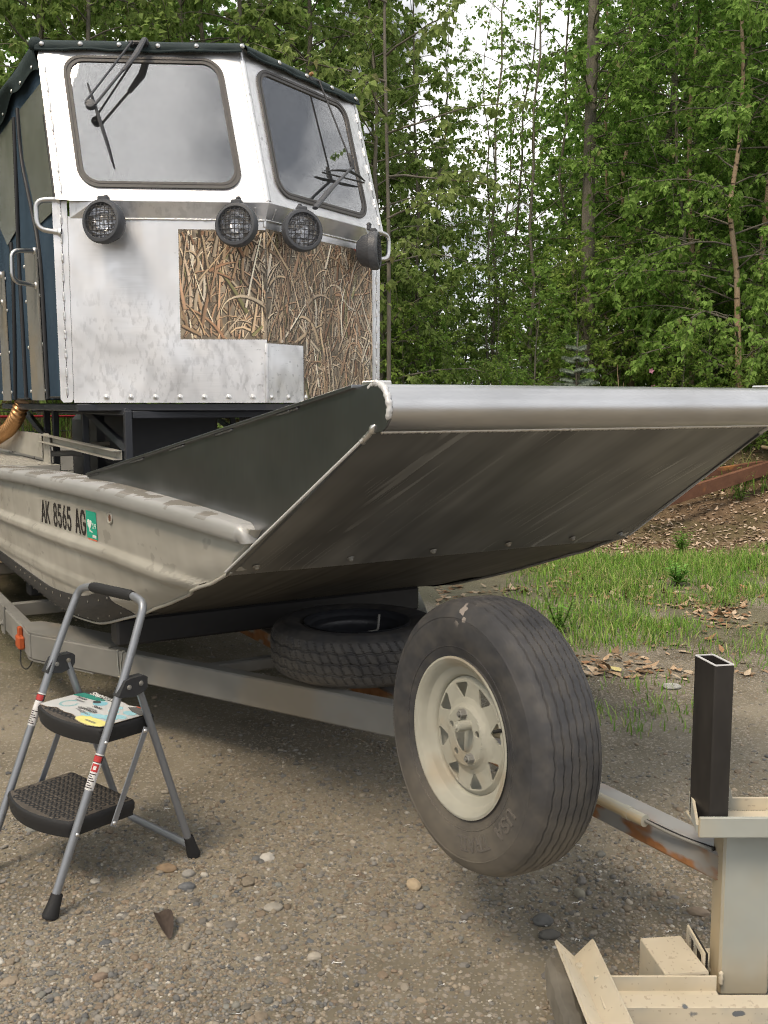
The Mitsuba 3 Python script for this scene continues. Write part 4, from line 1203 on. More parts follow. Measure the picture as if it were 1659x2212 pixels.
for sg in (-1, 1):
    ck = bp('canvas_side', wall_panel(sg * 0.835, None, 0.010, 3 + sg), 'mat_canvas', smooth=True, label='dark blue canvas side curtain of the cabin' if sg < 0 else None)
    flip = mat4((1, 0, 0), (0, 0, 1), (0, sg, 0), (0, sg * 0.8395, 0))
    v1 = Polygon([(-2.36, 3.03), (-2.17, 2.51), (-2.22, 2.43), (-2.52, 2.42), (-2.60, 2.52), (-2.82, 2.80), (-2.88, 3.04)]).buffer(0.02)
    v2 = Polygon([(-3.12, 3.05), (-3.09, 2.49), (-3.42, 2.44), (-3.62, 2.56), (-3.80, 3.05)]).buffer(0.02)
    for v in (v1, v2):
        wn = bp('vinyl_window', ext(v, 0.003, flip), 'mat_vinyl', smooth=False, sub=ck)
    for q in ([(-2.917, 2.33), (-2.60, 2.27), (-2.532, 1.510), (-2.847, 1.511)], [(-3.80, 2.29), (-3.578, 2.29), (-3.509, 1.51), (-3.768, 1.51)]):
        sp = Polygon(q)
        bp('door_strip', ext(sp, 0.006, flip), 'mat_galv', smooth=20, sub=ck, label='grey green aluminium door strip')
        for z in (1.56, 1.80, 2.05, 2.24):
            for e in (0, 1):
                xq = np.interp(z, [1.51, 2.29], [q[3][0], q[0][0]]) - 0.035 if e == 0 else np.interp(z, [1.51, 2.29], [q[2][0], q[1][0]]) + 0.035
                bp('snap', dome_mesh(frame_n((xq, sg * 0.842, z), (0, sg, 0)), 0.010, 0.006, 10), 'mat_weld', smooth=True, sub=ck)
    for q in ([(-2.95, 3.08), (-2.90, 2.80), (-2.56, 2.36), (-2.50, 2.20), (-2.44, 1.515)], [(-3.06, 3.06), (-3.08, 2.3), (-3.02, 1.515)], [(-3.30, 2.42), (-3.27, 2.2), (-3.36, 1.515)], [(-2.27, 2.88), (-2.09, 2.42), (-2.08, 2.2), (-2.09, 1.52)], [(-2.36, 1.525), (-2.06, 1.525)], [(-3.25, 1.52), (-2.95, 1.52)]):
        pts = fillet([(x, sg * 0.843, z) for x, z in q], 0.15, 6)
        bp('zip_seam', tube(pts, 0.012, 6, sy=0.5), 'mat_black_plastic', smooth=True, sub=ck)

xr, yr = np.meshgrid(np.linspace(0, 1, 50), np.linspace(-1, 1, 41), indexing='ij')
front_x = -1.826 - 0.4535 / 0.845 * np.abs(yr) * 0.845
rx = front_x + (-4.15 - front_x) * xr
rz = 3.222 + 0.045 * np.sin(np.pi * np.clip(xr * 1.02, 0, 1)) * (1 - 0.5 * yr ** 2) + 0.012 * (meshkit.fbm(np.stack([rx * 3, yr * 3, rx * 0], -1), 3, 2) - 0.5)
RP = np.stack([rx, yr * 0.872, rz], -1)
rk_ = bp('roof', slab(RP, (0, 0, 1), 0.004), 'mat_roof', smooth=True, label='dark green canvas roof of the cabin')
# hanging edges of the roof cover: front valances and side flaps
for sg in (-1, 1):
    n = 60
    s = np.linspace(0, 1, n)
    e = np.stack([-1.826 - 0.4535 * s, sg * 0.872 * s, np.full(n, 3.222)], 1)
    nn = NL if sg < 0 else NR
    drop = 0.040 + 0.012 * meshkit.fbm(np.stack([s * 7, s * 0, s * 0], 1), 3, 5 + sg)
    rows = [e + np.array([0, 0, 0.004])]
    for k_ in (0.3, 0.65, 1.0):
        rows.append(e + nn * (0.020 * math.sin(k_ * 2.2) + 0.012) + np.array([0, 0, -1.0]) * (drop * k_)[:, None] + nn * (0.007 * np.sin(s * 23 + 2 * k_))[:, None] * k_)
    bp('front_valance', slab(np.stack(rows, 0), nn, 0.003), 'mat_roof', smooth=True, sub=rk_)
    bp('valance_hem', tube(rows[-1] + nn * 0.002, 0.0065, 8), 'mat_roof', smooth=True, sub=rk_)
    for q in ((0.975, 0.79, 0.60, 0.415, 0.225) if sg < 0 else (0.26, 0.50, 0.74, 0.97)):
        i = int(q * (n - 1))
        o = (rows[1][i] + rows[2][i]) / 2 + nn * 0.003
        bp('snap', dome_mesh(frame_n(o, nn + np.array([0, 0, 0.4])), 0.0125, 0.008, 14), 'mat_alu_bright', smooth=True, sub=rk_)
    if sg < 0:
        bp('snap', dome_mesh(frame_n(rows[1][0] + np.array([0.006, 0, -0.006]), (1, 0, 0.3)), 0.0125, 0.008, 14), 'mat_alu_bright', smooth=True, sub=rk_)
    bp('roof_gutter', tube([(-1.846, 0, 3.205), (-1.846 - 0.4535, sg * 0.858, 3.205)], 0.010, 8), 'mat_galv', smooth=True, sub=rk_)
    x = np.linspace(-2.27, -4.15, 50)
    fl = []
    for k_ in np.linspace(0, 1, 9):
        wav = 0.03 * np.sin(x * 4.2 + 0.7) + 0.022 * np.sin(x * 9.3 + 2 * k_)
        low_ = 0.125 + 0.035 * np.sin(x * 3.1 + 1.0) + 0.10 * np.clip((x + 2.62) / 0.35, 0, 1) * 0 + 0.02 * np.sin(x * 11)
        bulge = (0.055 if sg < 0 else 0.0) * np.sin(np.pi * min(k_ * 1.15, 1)) * (0.6 + 0.4 * np.sin(x * 3.4 + 1))
        fl.append(np.stack([x, sg * (0.868 + bulge + (0.35 * wav * k_ * (1 - 0.4 * k_) if sg < 0 else -0.02 * k_)), 3.222 + 0.02 * (1 - k_) - low_ * k_], 1))
    bp('side_flap', slab(np.stack(fl, 0), (0, sg, 0), 0.003), 'mat_roof', smooth=True, sub=rk_)
    for i in (4, 10, 17, 25, 34, 43):
        bp('snap', dome_mesh(frame_n(fl[-2][i] + np.array([0, sg * 0.004, 0]), (0, sg, 0.1)), 0.010, 0.006, 10), 'mat_weld', smooth=True, sub=rk_)
    bp('corner_cap', tube(fillet([(-2.262, sg * 0.862, 3.225), (-2.285, sg * 0.880, 3.195), (-2.275, sg * 0.876, 3.150)], 0.02), [0.026] * 8, 12) if False else lathe([(0.0001, 0.022), (0.022, 0.018), (0.034, -0.004), (0.030, -0.032), (0.0001, -0.04)], 16, mat4((1, 0, 0), (0, 1, 0), (0, 0, 1), (-2.283, sg * (0.872 if sg < 0 else 0.850), 3.215))), 'mat_roof', smooth=True, sub=rk_)
rear = sbox(-0.83, 1.515, 0.83, 3.22).difference(rrect(-0.62, 2.30, 0.62, 2.92, 0.08))
bp('rear_curtain', ext(rear, 0.004, mat4((0, 1, 0), (0, 0, 1), (-1, 0, 0), (-4.06, 0, 0))), 'mat_canvas', smooth=False)
bp('cabin_floor', cbox((-3.0, 0, 1.475), (2.1, 1.62, 0.035), 0.004), 'mat_black_steel', smooth=20)
fl_poly = Polygon([(-1.60, 0), (-1.99, -0.80), (-1.99, 0.80)])
bp('floor_apron', ext(fl_poly, 0.03, mat4((1, 0, 0), (0, 1, 0), (0, 0, 1), (0, 0, 1.462))), 'mat_black_steel', smooth=20)
for sy_ in (-0.35, 0.35):
    bp('seat_back', cbox((-3.35, sy_, 2.10), (0.10, 0.46, 0.55), 0.03), 'mat_grey_plastic', smooth=30)
    bp('seat', cbox((-3.12, sy_, 1.82), (0.45, 0.46, 0.12), 0.03), 'mat_grey_plastic', smooth=30)
    bp('seat_pedestal', cbox((-3.12, sy_, 1.63), (0.25, 0.25, 0.27), 0.01), 'mat_black_steel', smooth=30)

# ---- steel frame that carries the cabin, engine gear behind it
fr_ = []
def strut(p, q, w=0.036): bp('frame_tube', beam(p, q, w, w, up=(0, 0.3, 1) if abs(q[2] - p[2]) < 0.9 * np.linalg.norm(np.subtract(q, p)) else (1, 0, 0), b=0.004), 'mat_black_steel', smooth=20)


for sg in (-1, 1):
    strut((-1.86, sg * 0.6, 0.80), (-1.86, sg * 0.6, 1.46))
    strut((-2.70, sg * 0.6, 0.80), (-2.70, sg * 0.6, 1.46))
    strut((-3.35, sg * 0.62, 0.80), (-3.35, sg * 0.62, 1.46))
    strut((-3.60, sg * 0.62, 0.80), (-3.60, sg * 0.62, 1.46))
    strut((-2.66, sg * 0.6, 1.455), (-1.88, sg * 0.6, 1.275))
    strut((-3.56, sg * 0.64, 1.29), (-4.25, sg * 0.64, 1.455))
    strut((-1.86, sg * 0.6, 1.452), (-4.1, sg * 0.6, 1.452))
strut((-1.86, -0.58, 1.44), (-1.86, 0.58, 1.44))
strut((-1.86, 0.58, 1.22), (-2.25, 0.58, 1.44))
bp('cross_rail', beam((-2.9, -0.75, 1.262), (-2.9, 0.9, 1.262), 0.04, 0.022), 'mat_galv', smooth=20)
bp('cross_rail', beam((-2.95, -0.75, 1.21), (-2.95, 0.9, 1.21), 0.04, 0.03), 'mat_galv', smooth=20)
ch = Polygon([(0, 0), (0.045, 0), (0.045, 0.004), (0.004, 0.004), (0.004, 0.041), (0.045, 0.041), (0.045, 0.045), (0, 0.045)])
p0, p1 = np.array([-3.05, -0.742, 1.275]), np.array([-1.885, -0.625, 1.225])
d = unit(p1 - p0); y = unit(np.cross([0, 0, 1], d))
bp('side_channel', ext(ch, np.linalg.norm(p1 - p0), mat4(-y, (0, 0, 1), d, p0)), 'mat_hull', smooth=20)
bp('side_channel_upright', ext(rrect(-0.05, -0.26, 0.14, 0.05, 0.045), 0.005, mat4((1, 0, 0), (0, 0, 1), (0, -1, 0), (-3.05, -0.745, 1.275))), 'mat_hull', smooth=20)
bp('side_sheet', cbox((-3.9, -0.76, 1.25), (1.65, 0.006, 0.14), 0.002), 'mat_hull', smooth=20)
# tread plate step with raised lugs
stp = cbox((-3.72, -0.86, 1.150), (1.75, 0.30, 0.006), 0.002)
lug = []
for i, x in enumerate(np.arange(-4.4, -2.87, 0.035)):
    for j, yv in enumerate(np.arange(-0.99, -0.73, 0.035)):
        a = 0.8 if (i + j) % 2 else -0.8
        lug.append(beam((x - 0.011 * math.cos(a), yv - 0.011 * math.sin(a), 1.1545), (x + 0.011 * math.cos(a), yv + 0.011 * math.sin(a), 1.1545), 0.005, 0.004, b=0.0015))
sk = bp('step_plate', [stp, cbox((-2.846, -0.86, 1.115), (0.006, 0.30, 0.075), 0.002), cbox((-3.72, -1.008, 1.135), (1.75, 0.006, 0.035), 0.002)], 'mat_hull', smooth=20)
bp('tread_lug', lug, 'mat_hull', smooth=20, sub=sk, kind='stuff')
bp('fuel_tank', cbox((-2.75, -0.16, 1.29), (0.5, 0.52, 0.32), 0.02), 'mat_black_plastic', smooth=30, label='black fuel tank under the cabin floor')
bp('engine_block', cbox((-4.1, 0.1, 1.12), (0.8, 0.75, 0.62), 0.05), 'mat_black_steel', smooth=30)
bp('battery_box', cbox((-3.05, 0.68, 1.365), (0.36, 0.34, 0.17), 0.02), 'mat_paint', smooth=False, color=np.tile((0.42, 0.41, 0.39), (len(cbox((0, 0, 0), (1, 1, 1), .02).vertices), 1)), label='pale box under the cabin floor on the far side')
hs = fillet([(-3.5, -0.78, 1.50), (-3.55, -0.80, 1.42), (-3.75, -0.82, 1.33), (-4.3, -0.86, 1.23), (-4.9, -0.8, 1.2)], 0.35, 14)
from scipy.interpolate import interp1d
dd = np.concatenate([[0], np.cumsum(np.linalg.norm(np.diff(hs, axis=0), axis=1))])
ss = np.linspace(0, dd[-1], 260)
hh = np.stack([np.interp(ss, dd, hs[:, k_]) for k_ in range(3)], 1)
bp('exhaust_hose', tube(hh, 0.040 + 0.0085 * np.sin(np.arange(260) * 1.1), 18), 'mat_gold', smooth=True, label='ribbed bronze exhaust hose beside the cabin frame')
hs = fillet([(-2.5, 0.55, 1.44), (-2.65, 0.70, 1.40), (-3.0, 0.80, 1.26), (-3.4, 0.75, 1.1)], 0.3, 14)
bp('intake_hose', tube(hs, 0.055, 14), 'mat_rust', smooth=True)
t_ = tube([(-4.5, -1.0, 1.40), (-4.5, 1.0, 1.40)], 0.009, 10)
bp('fuel_line', t_, 'mat_paint', smooth=True, color=np.tile((0.30, 0.02, 0.03), (len(t_.vertices), 1)))
t_ = tube([(-2.9, 0.80, 1.46), (-2.9, 0.45, 1.46)], 0.012, 8)
bp('fuel_line', t_, 'mat_paint', smooth=True, color=np.tile((0.38, 0.03, 0.05), (len(t_.vertices), 1)))
# wire cage of the propeller
wr = []
for yv in np.linspace(-0.95, 0.95, 14):
    wr.append(tube([(-4.62, yv, 0.95), (-4.62, yv, 2.6)], 0.0025, 4))
for zv in np.linspace(1.0, 2.6, 12):
    wr.append(tube([(-4.62, -0.95, zv), (-4.62, 0.95, zv)], 0.0025, 4))
bp('propeller_cage', wr, 'mat_black_steel', smooth=True)


# ------------------------------------------------------------------ the trailer
trailer = thing('boat_trailer', 'galvanised boat trailer under the airboat with a rusty tongue beam', 'trailer')


def tp(name, mesh, mat, smooth=25, sub=None, label=None, color=None):
    return put(name, mesh, mat, BF, smooth, color, parent=sub or trailer, label=label)


RZ = 0.36
for sg in (-1, 1):
    rail = tp('side_rail', beam((-1.93, sg * 1.045, RZ), (-6.0, sg * 1.045, RZ), 0.065, 0.118, b=0.006), 'mat_galv')
    arm = tp('drawbar_arm', beam((-1.93, sg * 1.045, RZ), (0.10, sg * 0.01, RZ), 0.065, 0.122, b=0.006), 'mat_galv')
    tp('corner_plate', ext(Polygon([(-2.15, sg * 1.07), (-1.95, sg * 1.078), (-1.90, sg * 1.065), (-1.45, sg * 0.83), (-1.55, sg * 0.68), (-1.95, sg * 0.86), (-2.15, sg * 0.98)]), 0.006, mat4((1, 0, 0), (0, 1, 0), (0, 0, 1), (0, 0, RZ + 0.0615))), 'mat_galv', sub=arm)
    tp('corner_plate', ext(Polygon([(-2.05, sg * 1.07), (-1.95, sg * 1.078), (-1.90, sg * 1.065), (-1.55, sg * 0.88), (-1.55, sg * 0.78), (-1.95, sg * 0.96), (-2.05, sg * 1.0)]), 0.006, mat4((1, 0, 0), (0, 1, 0), (0, 0, 1), (0, 0, RZ - 0.069))), 'mat_galv', sub=arm)
    bk_ = tp('bunk', beam((-1.3, sg * 0.62, 0.488), (-5.2, sg * 0.62, 0.488), 0.09, 0.06, b=0.004), 'mat_bark')
    tp('bracket', cbox((-2.62, sg * 1.082, RZ), (0.10, 0.008, 0.15), 0.002), 'mat_galv', sub=rail)
    tp('bolt', bolt_mesh(frame_n((-2.60, sg * 1.087, RZ - 0.02), (0, sg, 0)), 0.011, 0.012), 'mat_galv', sub=rail)
for x in (-2.75, -4.2):
    tp('cross_member', beam((x, -1.01, RZ + 0.015), (x, 1.01, RZ + 0.015), 0.05, 0.075, b=0.005), 'mat_galv')
tp('cross_member', beam((-1.0, -0.55, RZ + 0.03), (-1.0, 0.55, RZ + 0.03), 0.05, 0.05, b=0.005), 'mat_galv')
tp('front_bunk', [beam((-1.2, -0.87, 0.555), (-1.2, 0.60, 0.555), 0.10, 0.115, b=0.01)], 'mat_black_rubber')
tp('front_bunk', [beam((-2.9, -0.9, 0.475), (-2.9, 0.9, 0.475), 0.10, 0.115, b=0.01)], 'mat_black_rubber')
tg_ = tp('tongue', beam((-2.2, 0, 0.345), (1.262, 0.018, 0.345), 0.076, 0.076, b=0.006), 'mat_tongue', label='galvanised tongue beam with rusty orange side')
mk = tp('marker_lamp', [cbox((-2.075, -1.092, 0.352), (0.085, 0.032, 0.062), 0.008), cbox((-2.085, -1.09, 0.40), (0.030, 0.022, 0.05), 0.006)], 'mat_paint', color=np.tile((0.38, 0.08, 0.025), (2 * len(cbox((0, 0, 0), (1, 1, 1), .1).vertices), 1)), smooth=False, label='orange plastic marker lamp on the rail corner')
tp('wire', tube(fillet([(-2.08, -1.09, 0.32), (-2.05, -1.10, 0.24), (-1.98, -1.08, 0.23), (-1.95, -1.05, 0.30)], 0.04), 0.003, 6), 'mat_black_rubber', sub=mk, smooth=True)
cd = tp('cable_conduit', [tube([(0.74, -0.050, 0.389), (1.0, -0.052, 0.392)], 0.0165, 14), tube([(0.80, -0.050, 0.389), (0.815, -0.050, 0.389)], 0.0185, 14), tube([(0.925, -0.051, 0.391), (0.945, -0.051, 0.391)], 0.019, 14)], 'mat_post', smooth=30, label='grey pipe strapped along the tongue')
tp('cable', tube(fillet([(1.0, -0.052, 0.392), (1.1, -0.046, 0.388), (1.2, -0.025, 0.388)], 0.1), 0.0045, 8), 'mat_galv', smooth=True, sub=cd)
tp('cable', tube(fillet([(1.0, -0.046, 0.390), (1.12, -0.036, 0.387), (1.2, -0.015, 0.387)], 0.1), 0.0055, 8), 'mat_black_rubber', smooth=True, sub=cd)
cl = tp('pipe_clamp', cbox((0.735, -0.048, 0.395), (0.05, 0.03, 0.022), 0.004), 'mat_black_steel', sub=cd)
for sg in (-1, 1):
    for x in (-4.35, -5.15):
        wf = mat4((1, 0, 0), (0, 0, 1), (0, sg, 0), (x, sg * 1.24, 0.335))
        tp('wheel_tyre', lathe([(0.19, 0.07), (0.20, 0.095), (0.26, 0.105), (0.31, 0.10), (0.333, 0.08), (0.336, 0.0), (0.333, -0.08), (0.31, -0.10), (0.26, -0.105), (0.19, -0.09)], 64, wf), 'mat_rubber', 30)
        tp('wheel_rim', lathe([(0.0001, 0.03), (0.15, 0.03), (0.17, 0.06), (0.20, 0.09)], 40, wf), 'mat_galv', 30)
        tp('axle', tube([(x, 0, 0.335), (x, sg * 1.2, 0.335)], 0.03, 10), 'mat_galv', True)
    a_ = np.linspace(0, 1, 24)
    tp('fender', grid(np.stack([np.stack([-3.95 - 1.6 * a_, np.full(24, sg * yq), 0.55 + 0.22 * np.sin(np.pi * a_) ** 0.5], 1) for yq in (1.12, 1.37)], 0)), 'mat_galv', 40)
# carrier of the standing spare
tp('spare_carrier', [beam((0.56, -0.02, 0.386), (0.56, -0.02, 0.60), 0.05, 0.05, up=(1, 0, 0)), beam((0.57, 0.0, 0.575), (0.775, -0.37, 0.632), 0.05, 0.05)], 'mat_tan')

tw = put('twine', [tube(fillet([(-1.390, -0.798, 0.424), (-1.390, -0.808, 0.426), (-1.380, -0.810, 0.36), (-1.390, -0.800, 0.296), (-1.390, -0.768, 0.294)], 0.01), 0.003, 6),
                    tube(fillet([(-1.360, -0.783, 0.424), (-1.360, -0.794, 0.426), (-1.370, -0.800, 0.36), (-1.380, -0.794, 0.296), (-1.380, -0.758, 0.294)], 0.01), 0.003, 6),
                    tube([(-1.380, -0.808, 0.31), (-1.320, -0.788, 0.285), (-1.350, -0.828, 0.262)], 0.003, 6)], 'mat_tan', BF, True, label='loop of pale twine tied round the trailer drawbar behind the ladder', cat='twine')


# ------------------------------------------------------------------ spare wheels
def tyre_mesh(R, rim, hw, n, kind):
    """Tyre profile turned about z: sidewalls with ribs, a tread with wavy grooves; kind 'rib' or 'block'."""
    pr = []
    def side(s):
        k = [(rim - 0.004, 0.080), (rim + 0.004, 0.094), (rim + 0.010, 0.096), (rim + 0.014, 0.0935), (rim + 0.022, 0.096), (rim + 0.045, 0.104), (rim + 0.075, 0.1085), (R * 0.835, 0.1075), (R * 0.862, 0.105), (R * 0.866, 0.1062), (R * 0.872, 0.1045), (R * 0.905, 0.099), (R * 0.935, 0.0915), (R * 0.955, 0.085)]
        return [(r, s * w * hw / 0.108) for r, w in k]
    tread = [(R * (0.955 + 0.045 * (1 - (abs(q) / 0.085) ** 3.2)), q * hw / 0.108) for q in np.linspace(0.082, -0.082, 100)]
    prof = np.array(side(1) + tread + side(-1)[::-1])
    def rf(an, zz, rr):
        q = zz * 0.108 / hw
        out = np.zeros_like(rr)
        on = (rr > R * 0.957)
        if kind == 'rib':
            wav = 0.0014 * (np.abs(((an * 46 / np.pi) % 2) - 1) * 2 - 1)
            for c in (-0.069, -0.046, -0.023, 0.0, 0.023, 0.046, 0.069):
                out -= 0.0048 * np.exp(-(((q - c - wav) / 0.0021) ** 4))
            sip = (np.abs(((an * 46 / np.pi) % 2) - 1) > 0.88)
            out -= 0.0005 * sip * (np.abs(q) < 0.06)
        else:
            wav = 0.0035 * np.sin(an * 30)
            for c in (-0.044, -0.0, 0.044):
                out -= 0.007 * np.exp(-(((q - c - wav) / 0.0042) ** 4))
            for c, ph in ((-0.066, 0), (-0.022, 1.2), (0.022, 2.6), (0.066, 0.7)):
                sip = (np.abs((((an + q * 1.5) * 60 / np.pi + ph) % 2) - 1) > 0.80)
                out -= 0.0055 * sip * (np.abs(q - c) < 0.019)
        return out * on
    return lathe(prof, n, None, rf)


def rim_mesh(rim, hw, n=72):
    k = hw / 0.108
    prof = [(rim - 0.012, 0.074 * k), (rim + 0.004, 0.094 * k), (rim + 0.012, 0.098 * k), (rim + 0.014, 0.101 * k), (rim + 0.008, 0.1025 * k), (rim - 0.002, 0.097 * k), (rim - 0.010, 0.087 * k), (rim - 0.014, 0.078 * k), (rim - 0.018, 0.074 * k), (rim - 0.034, 0.068 * k), (rim - 0.040, 0.058 * k), (rim - 0.042, 0.040 * k), (rim - 0.042, -0.03 * k), (rim - 0.012, -0.08 * k), (rim + 0.012, -0.1 * k)]
    return lathe(prof, n)


def disc_mesh(rim, zc, windows):
    """The wheel's disc with eight triangular openings, dished, as a thick sheet."""
    r1 = rim - 0.0425
    poly = Point(0, 0).buffer(r1, quad_segs=24).difference(Point(0, 0).buffer(0.043, quad_segs=16))
    for i in range(8):
        a = i * math.pi / 4 + 0.30
        c, s = math.cos(a), math.sin(a)
        tri = Polygon([(r1 * 0.90, 0.033), (r1 * 0.90, -0.033), (r1 * 0.61, 0.0)]).buffer(-0.006).buffer(0.006, quad_segs=4)
        tri = shapely.affinity.rotate(tri, math.degrees(a), origin=(0, 0))
        if windows:
            poly = poly.difference(tri)
    for i in range(5):
        a = i * 2 * math.pi / 5 + 0.35
        poly = poly.difference(Point(0.060 * math.cos(a), 0.060 * math.sin(a)).buffer(0.009, quad_segs=5))
    v, f = trimesh.creation.triangulate_polygon(shapely.segmentize(poly, 0.012), engine='earcut')
    m = trimesh.creation.extrude_polygon(shapely.segmentize(poly, 0.012), 0.0045, engine='earcut')
    m = m.subdivide_to_size(0.008, max_iter=8)
    r = np.hypot(m.vertices[:, 0], m.vertices[:, 1])
    dz = np.interp(r, [0, 0.076, 0.086, 0.10, r1 * 0.93, r1], [0.028, 0.028, 0.018, 0.012, 0.014, 0.004])
    m.vertices = np.asarray(m.vertices) + np.column_stack([0 * r, 0 * r, zc + dz])
    return m


ax = unit(BF[:3, 1] * -1 + np.array([0, 0, 0.03]))                  # the standing wheel's face looks to starboard
wx = unit(np.cross([0, 0, 1], ax)); wy = np.cross(ax, wx)
wx = wx if wx @ BF[:3, 0] > 0 else -wx
wy = np.cross(ax, wx); wy = wy if wy[2] > 0 else -wy
WF = mat4(wx, wy, ax, (BF @ np.array([0.781, -0.412, 0.634, 1]))[:3])
sw = thing('spare_wheel', 'large dusty spare wheel with khaki spoked rim, standing upright beside the tongue', 'wheel')
ty = put('tyre', tyre_mesh(0.360, 0.196, 0.105, 552, 'rib'), 'mat_rubber', WF, 28, parent=sw)


def arc_text(t, h, r, a0, zf, depth, clockwise=True):
    m = meshkit.text_mesh(t, h, depth, True)
    v = np.asarray(m.vertices)
    rr = r + v[:, 1]
    a = a0 - v[:, 0] / (r + h / 2)
    return trimesh.Trimesh(np.column_stack([rr * np.cos(a), rr * np.sin(a), zf(rr) + v[:, 2]]), m.faces, process=False)


sidez = lambda r: np.interp(r, [0.218, 0.241, 0.271, 0.3006], np.array([0.096, 0.104, 0.1085, 0.1075]) * 0.105 / 0.108)
# moulded outline letters
for w_, a0 in (('USA', -0.40), ('TRAIL', -0.93)):
    lt = arc_text(w_, 0.036, 0.250, a0, sidez, 0.0018)
    put('moulded_lettering', lt, 'mat_paint', WF, False, color=np.tile((0.115, 0.105, 0.094), (len(lt.vertices), 1)), parent=ty)
for rr_, z_ in ((0.236, 0.1023), (0.305, 0.1045)):
    a = np.linspace(0, 2 * np.pi, 140)
    put('moulded_ring', tube(np.column_stack([rr_ * np.cos(a), rr_ * np.sin(a), np.full(140, z_ * 0.105 / 0.108)]), 0.0012, 5, caps=False), 'mat_rubber', WF, True, parent=ty)
rm = put('rim', rim_mesh(0.196, 0.105), 'mat_khaki', WF, 40, parent=sw)
put('disc', disc_mesh(0.196, 0.044, True), 'mat_khaki', WF, 35, parent=rm)
put('hub_plate', ext(sbox(-0.020, -0.066, 0.042, 0.062).buffer(0.004), 0.006, mat4((1, 0, 0), (0, 1, 0), (0, 0, 1), (0.006, 0, 0.056))), 'mat_khaki', WF, 25, parent=sw, label='tan carrier plate showing through the hub hole')
put('hub_stud', [lathe([(0.0001, 0.120), (0.006, 0.120), (0.0075, 0.116), (0.0125, 0.116), (0.0135, 0.112), (0.0135, 0.060)], 20, mat4((1, 0, 0), (0, 1, 0), (0, 0, 1), (0.020, 0.036, 0)))], 'mat_khaki', WF, 30, parent=sw)
for i, (x, y) in enumerate([(0.060 * math.cos(0.35 + i * 2 * math.pi / 5), 0.060 * math.sin(0.35 + i * 2 * math.pi / 5)) for i in (1, 4)]):
    put('lug_nut', [lathe([(0.0001, 0.098), (0.0055, 0.098), (0.0055, 0.092)], 10, mat4((1, 0, 0), (0, 1, 0), (0, 0, 1), (x, y, 0))), lathe([(0.008, 0.094), (0.0115, 0.092), (0.0125, 0.086), (0.0125, 0.078), (0.015, 0.075)], 6, mat4((1, 0, 0), (0, 1, 0), (0, 0, 1), (x, y, 0)))], 'mat_galv', WF, 25, parent=sw)
a = 2.0
put('valve_stem', tube([(0.140, 0.055, 0.04), (0.130, 0.050, 0.082)], [0.006, 0.0045], 8), 'mat_black_rubber', WF, True, parent=sw)

FF = mat4((1, 0, 0), (0, 1, 0), (0, 0, 1), (BF @ np.array([-0.607, -0.044, 0.530, 1]))[:3])
sw2 = thing('spare_wheel', 'dark spare wheel lying flat on the trailer drawbar under the bow', 'wheel')
t2 = put('tyre', tyre_mesh(0.350, 0.205, 0.102, 396, 'block'), 'mat_rubber', FF, 28, parent=sw2)
r2 = put('rim', rim_mesh(0.205, 0.102), 'mat_black_steel', FF, 40, parent=sw2)
put('disc', disc_mesh(0.205, -0.03, False), 'mat_black_steel', FF, 35, parent=r2)
put('hook_rod', tube(fillet([(0.03, -0.05, -0.02), (0.04, -0.06, 0.06), (0.085, -0.06, 0.065), (0.09, -0.055, 0.13)], 0.015), 0.005, 8), 'mat_galv', FF, True, parent=sw2)
put('lug_nut', lathe([(0.0001, 0.06), (0.012, 0.06), (0.013, 0.0)], 6, mat4((1, 0, 0), (0, 1, 0), (0, 0, 1), (-0.07, -0.06, 0.0))), 'mat_weld', FF, 25, parent=sw2)

# ------------------------------------------------------------------ the step ladder: d backwards, w to its left side, h up
LD = unit([0.65704722, 0.75384942, 0]); LW = np.array([-LD[1], LD[0], 0])
LF = mat4(LD, LW, (0, 0, 1), (-0.9816, 2.7210, float(h_np(-0.98, 2.72)) * 0 + 0.0))
ladder = thing('step_ladder', 'grey tubular two step folding ladder with black steps, standing on the gravel', 'step ladder')


def lp(name, mesh, mat, smooth=35, sub=None, color=None, label=None):
    return put(name, mesh, mat, LF, smooth, color, parent=sub or ladder, label=label)


RT, LWD = 0.0128, 0.40
fk = 0.425
FRp = lambda h, w=0.0: np.array([fk * h, w, h])
fp = [FRp(0.012), FRp(0.70), FRp(0.875, 0.015), FRp(0.890, 0.07), FRp(0.890, LWD - 0.07), FRp(0.875, LWD - 0.015), FRp(0.70, LWD), FRp(0.012, LWD)]
lp('front_frame', tube(fillet(fp, 0.11, 10), RT, 14), 'mat_ladder', smooth=True)
lp('hand_grip', tube([FRp(0.890, 0.085), FRp(0.890, 0.10), FRp(0.890, 0.30), FRp(0.890, 0.315)], [0.0150, 0.0178, 0.0178, 0.0150], 16), 'mat_black_rubber', smooth=40)
rp = [np.array([0.323, 0.0, 0.644]), np.array([0.520, 0.0, 0.030])]
lp('rear_leg', tube([rp[0], rp[1]], RT * 0.95, 14), 'mat_ladder', smooth=True)
rl = [np.array([0.323, LWD, 0.644]), np.array([0.505, LWD, 0.085]), np.array([0.520, LWD - 0.05, 0.040]), np.array([0.517, 0.0, 0.040])]
lp('rear_frame', tube(fillet(rl, 0.07, 8), RT * 0.95, 14), 'mat_ladder', smooth=True)
for w_ in (0.0, LWD):
    ft = lp('front_foot', lathe([(0.0001, -0.004), (0.021, -0.002), (0.023, 0.006), (0.019, 0.03), (0.0165, 0.062), (0.0135, 0.064)], 18, mat4((1, 0, -0.425), (0, 1, 0), (0.425 / 1.0, 0, 1), (0.004, w_, 0.0))), 'mat_black_rubber')
